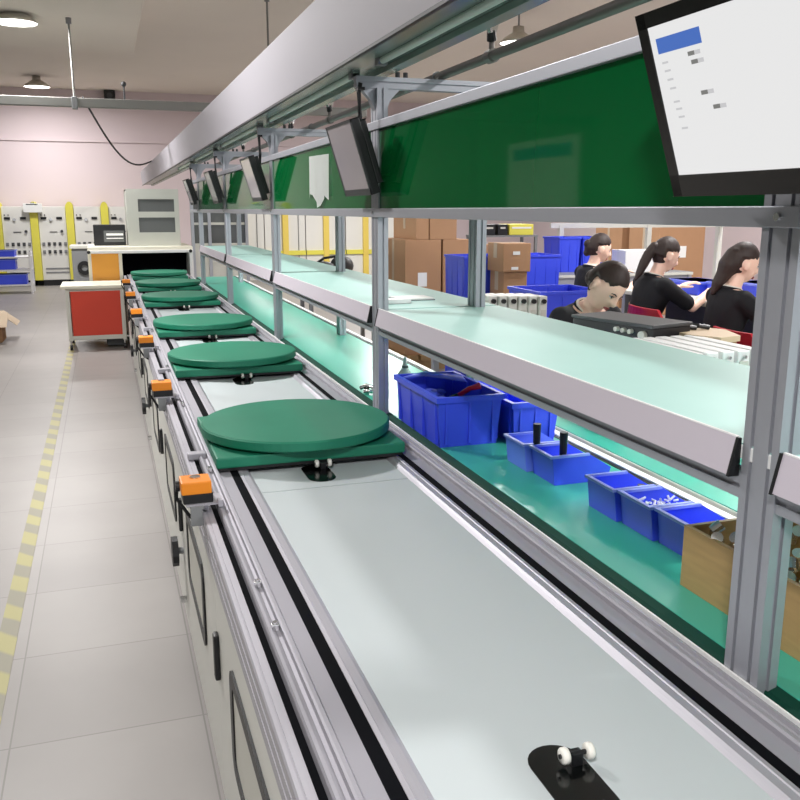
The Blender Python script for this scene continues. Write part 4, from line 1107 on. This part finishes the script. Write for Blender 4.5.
person('woman in black at the right beside the near post, long loose brown hair', (3.44, 4.33), (1, -.12), .56, R(12), R(12), R(-6), (.16, .44, .98), (-.2, .44, 1.0), 'long')
person('woman in black farthest left, standing out before the tall blue crates', (3.72, 6.39), (1, .0), .56, R(12), R(14), R(-12), (.16, .44, .99), (-.2, .44, 1.0), 'bun')

# chairs
def chair(label, x, y, rz, seat, m='redp', emblem=True, back=True):
    t = thing('chair', label, 'chair', (x, y, 0), rz, 'chairs of the seated women')
    W = world(t)
    MB().box(-.19, .19, -.18, .18, seat - .03, seat - .002, .012, 2, W).build('seat', m, t)
    b = MB(); rings = []
    for z, w, y0 in ((seat + .14, .15, -.215), (seat + .19, .18, -.22), (seat + .30, .185, -.235), (seat + .355, .15, -.24)):
        rings.append([W @ Vector((xx, y0 - (.03 * (1 - (xx / .19) ** 2)) + dy, z)) for xx, dy in [(-w + 2 * w * k / 8, 0) for k in range(9)] + [(w - 2 * w * k / 8, .016) for k in range(9)]])
    if back: b.loft(rings); br = b.build('backrest', m, t, smooth=False)
    else: b.bm.free()
    if emblem: MB().cyl(W @ Vector((0, -.262, seat + .26)), W @ Vector((0, -.270, seat + .26)), .035, n=20).build('emblem', 'white', br, 'white round emblem')
    for s in (-1, 1):
        if back: MB().tube([W @ Vector((s * .13, -.17, seat - .02)), W @ Vector((s * .13, -.21, seat + .1)), W @ Vector((s * .12, -.225, seat + .2))], .011).build('back_support', 'dgrey', t)
        for yy in (-.15, .15):
            MB().cyl(W @ Vector((s * .16, yy, seat - .03)), W @ Vector((s * .19, yy * 1.2, 0)), .012, n=10).build('leg', 'dgrey', t)
    return t
chair('red plastic chair with white emblem, behind the black device below the ponytail woman', 3.10, 4.20, -PI / 2 - .05, .66)
chair('red plastic chair with white emblem right of the beige board, beside the near post', 3.24, 3.62, -PI / 2 - .05, .60)
chair('dark stool under the woman with the ponytail', 3.46, 5.18, -PI / 2 - .05, .58, 'dgrey', False, False)
chair('dark stool under the woman at the right beside the near post', 3.44, 4.33, -PI / 2 - .12, .56, 'dgrey', False, False)
chair('dark stool under the woman bending over the device', 2.215, 3.99, math.atan2(-1, .14) - PI / 2, .60, 'dgrey', False, False)
chair('dark stool under the farthest woman on the left', 3.72, 6.39, -PI / 2, .56, 'dgrey', False, False)

# clutter on the far bench
t = thing('dark_tablet', 'black tilted screen standing on the far bench at right', 'screen', (4.35, 4.55, .93))
Mx = Matrix.Translation((4.33, 4.65, 1.20)) @ Matrix.Rotation(R(18), 4, 'X') @ Matrix.Rotation(R(-12), 4, 'Y')
MB().box(-.015, .015, -.26, .26, -.09, .09, .006, 2, Mx).build('screen_body', 'black', t)
MB().cyl((4.34, 4.62, .93), (4.34, 4.62, 1.15), .015).box(4.26, 4.42, 4.52, 4.72, .93, .945, .004).build('stand', 'black', t)
for i, (x, y, sx, sy, h, mm, nm, l) in enumerate(((4.28, 5.62, .14, .2, .10, 'bind', 'blue_box', 'blue tray in front of the woman with the ponytail'), (4.30, 5.22, .12, .16, .11, 'bin', 'blue_box', 'small bright blue tray beside the ponytail woman hands'),
                        (4.32, 4.95, .14, .18, .13, 'bind', 'blue_box', 'dark blue tray under the tilted black screen'), (4.0, 4.92, .06, .06, .07, 'cab', 'paper_cup', 'pale square cup by the ponytail woman hand'))):
    b = thing(nm, l, 'tray' if nm == 'blue_box' else 'cup', (x, y, .93))
    MB().box(x - sx, x + sx, y - sy, y + sy, .93, .93 + h, .01).build('tray_body' if nm == 'blue_box' else 'cup_body', mm, b)
    MB().box(x - sx - .008, x + sx + .008, y - sy - .008, y + sy + .008, .93 + h - .02, .93 + h, .006).build('rim', 'bagb' if nm == 'blue_box' else 'cab', b)
t = thing('white_carton', 'white carton standing behind the farthest woman', 'carton', (4.95, 7.5, .955))
MB().box(4.75, 5.15, 7.35, 7.6, .955, 1.17, .006).build('carton_body', 'white', t)
MB().box(4.749, 5.151, 7.46, 7.50, 1.0, 1.172).build('tape_strip', 'paper', t)
# stacked goods against the right wall
k = 0
for (x, y, w, dp, z0, z1, l) in ((8.2, 12.6, .8, .8, 0, 1.3, 'brown carton by the right wall, left of the white frame'), (8.2, 11.6, .8, .8, 0, 1.42, 'brown carton by the right wall, seen above the ponytail woman')):
    carton(x - w / 2, x + w / 2, y - dp / 2, y + dp / 2, z0, z1, l, True)
for i, (x, y, l) in enumerate(((6.3, 9.2, 'first pale storage bag against the hall end'),)):
    pass

# ------------------------------------------------------------------ daylight and view
w = bpy.data.worlds.new('daylight'); S.world = w; w.use_nodes = True
bg = w.node_tree.nodes['Background']; bg.inputs['Color'].default_value = (0.93, 0.97, 1.0, 1); bg.inputs['Strength'].default_value = 1.0
S.view_settings.view_transform = 'Standard'; S.view_settings.look = 'None'; S.view_settings.gamma = 1.0
S.view_settings.use_curve_mapping = False
S.view_settings.exposure = 0.0
S.cycles.max_bounces = 8; S.cycles.diffuse_bounces = 4; S.cycles.caustics_reflective = False; S.cycles.caustics_refractive = False
S.cycles.use_denoising = True; S.cycles.sample_clamp_indirect = 6
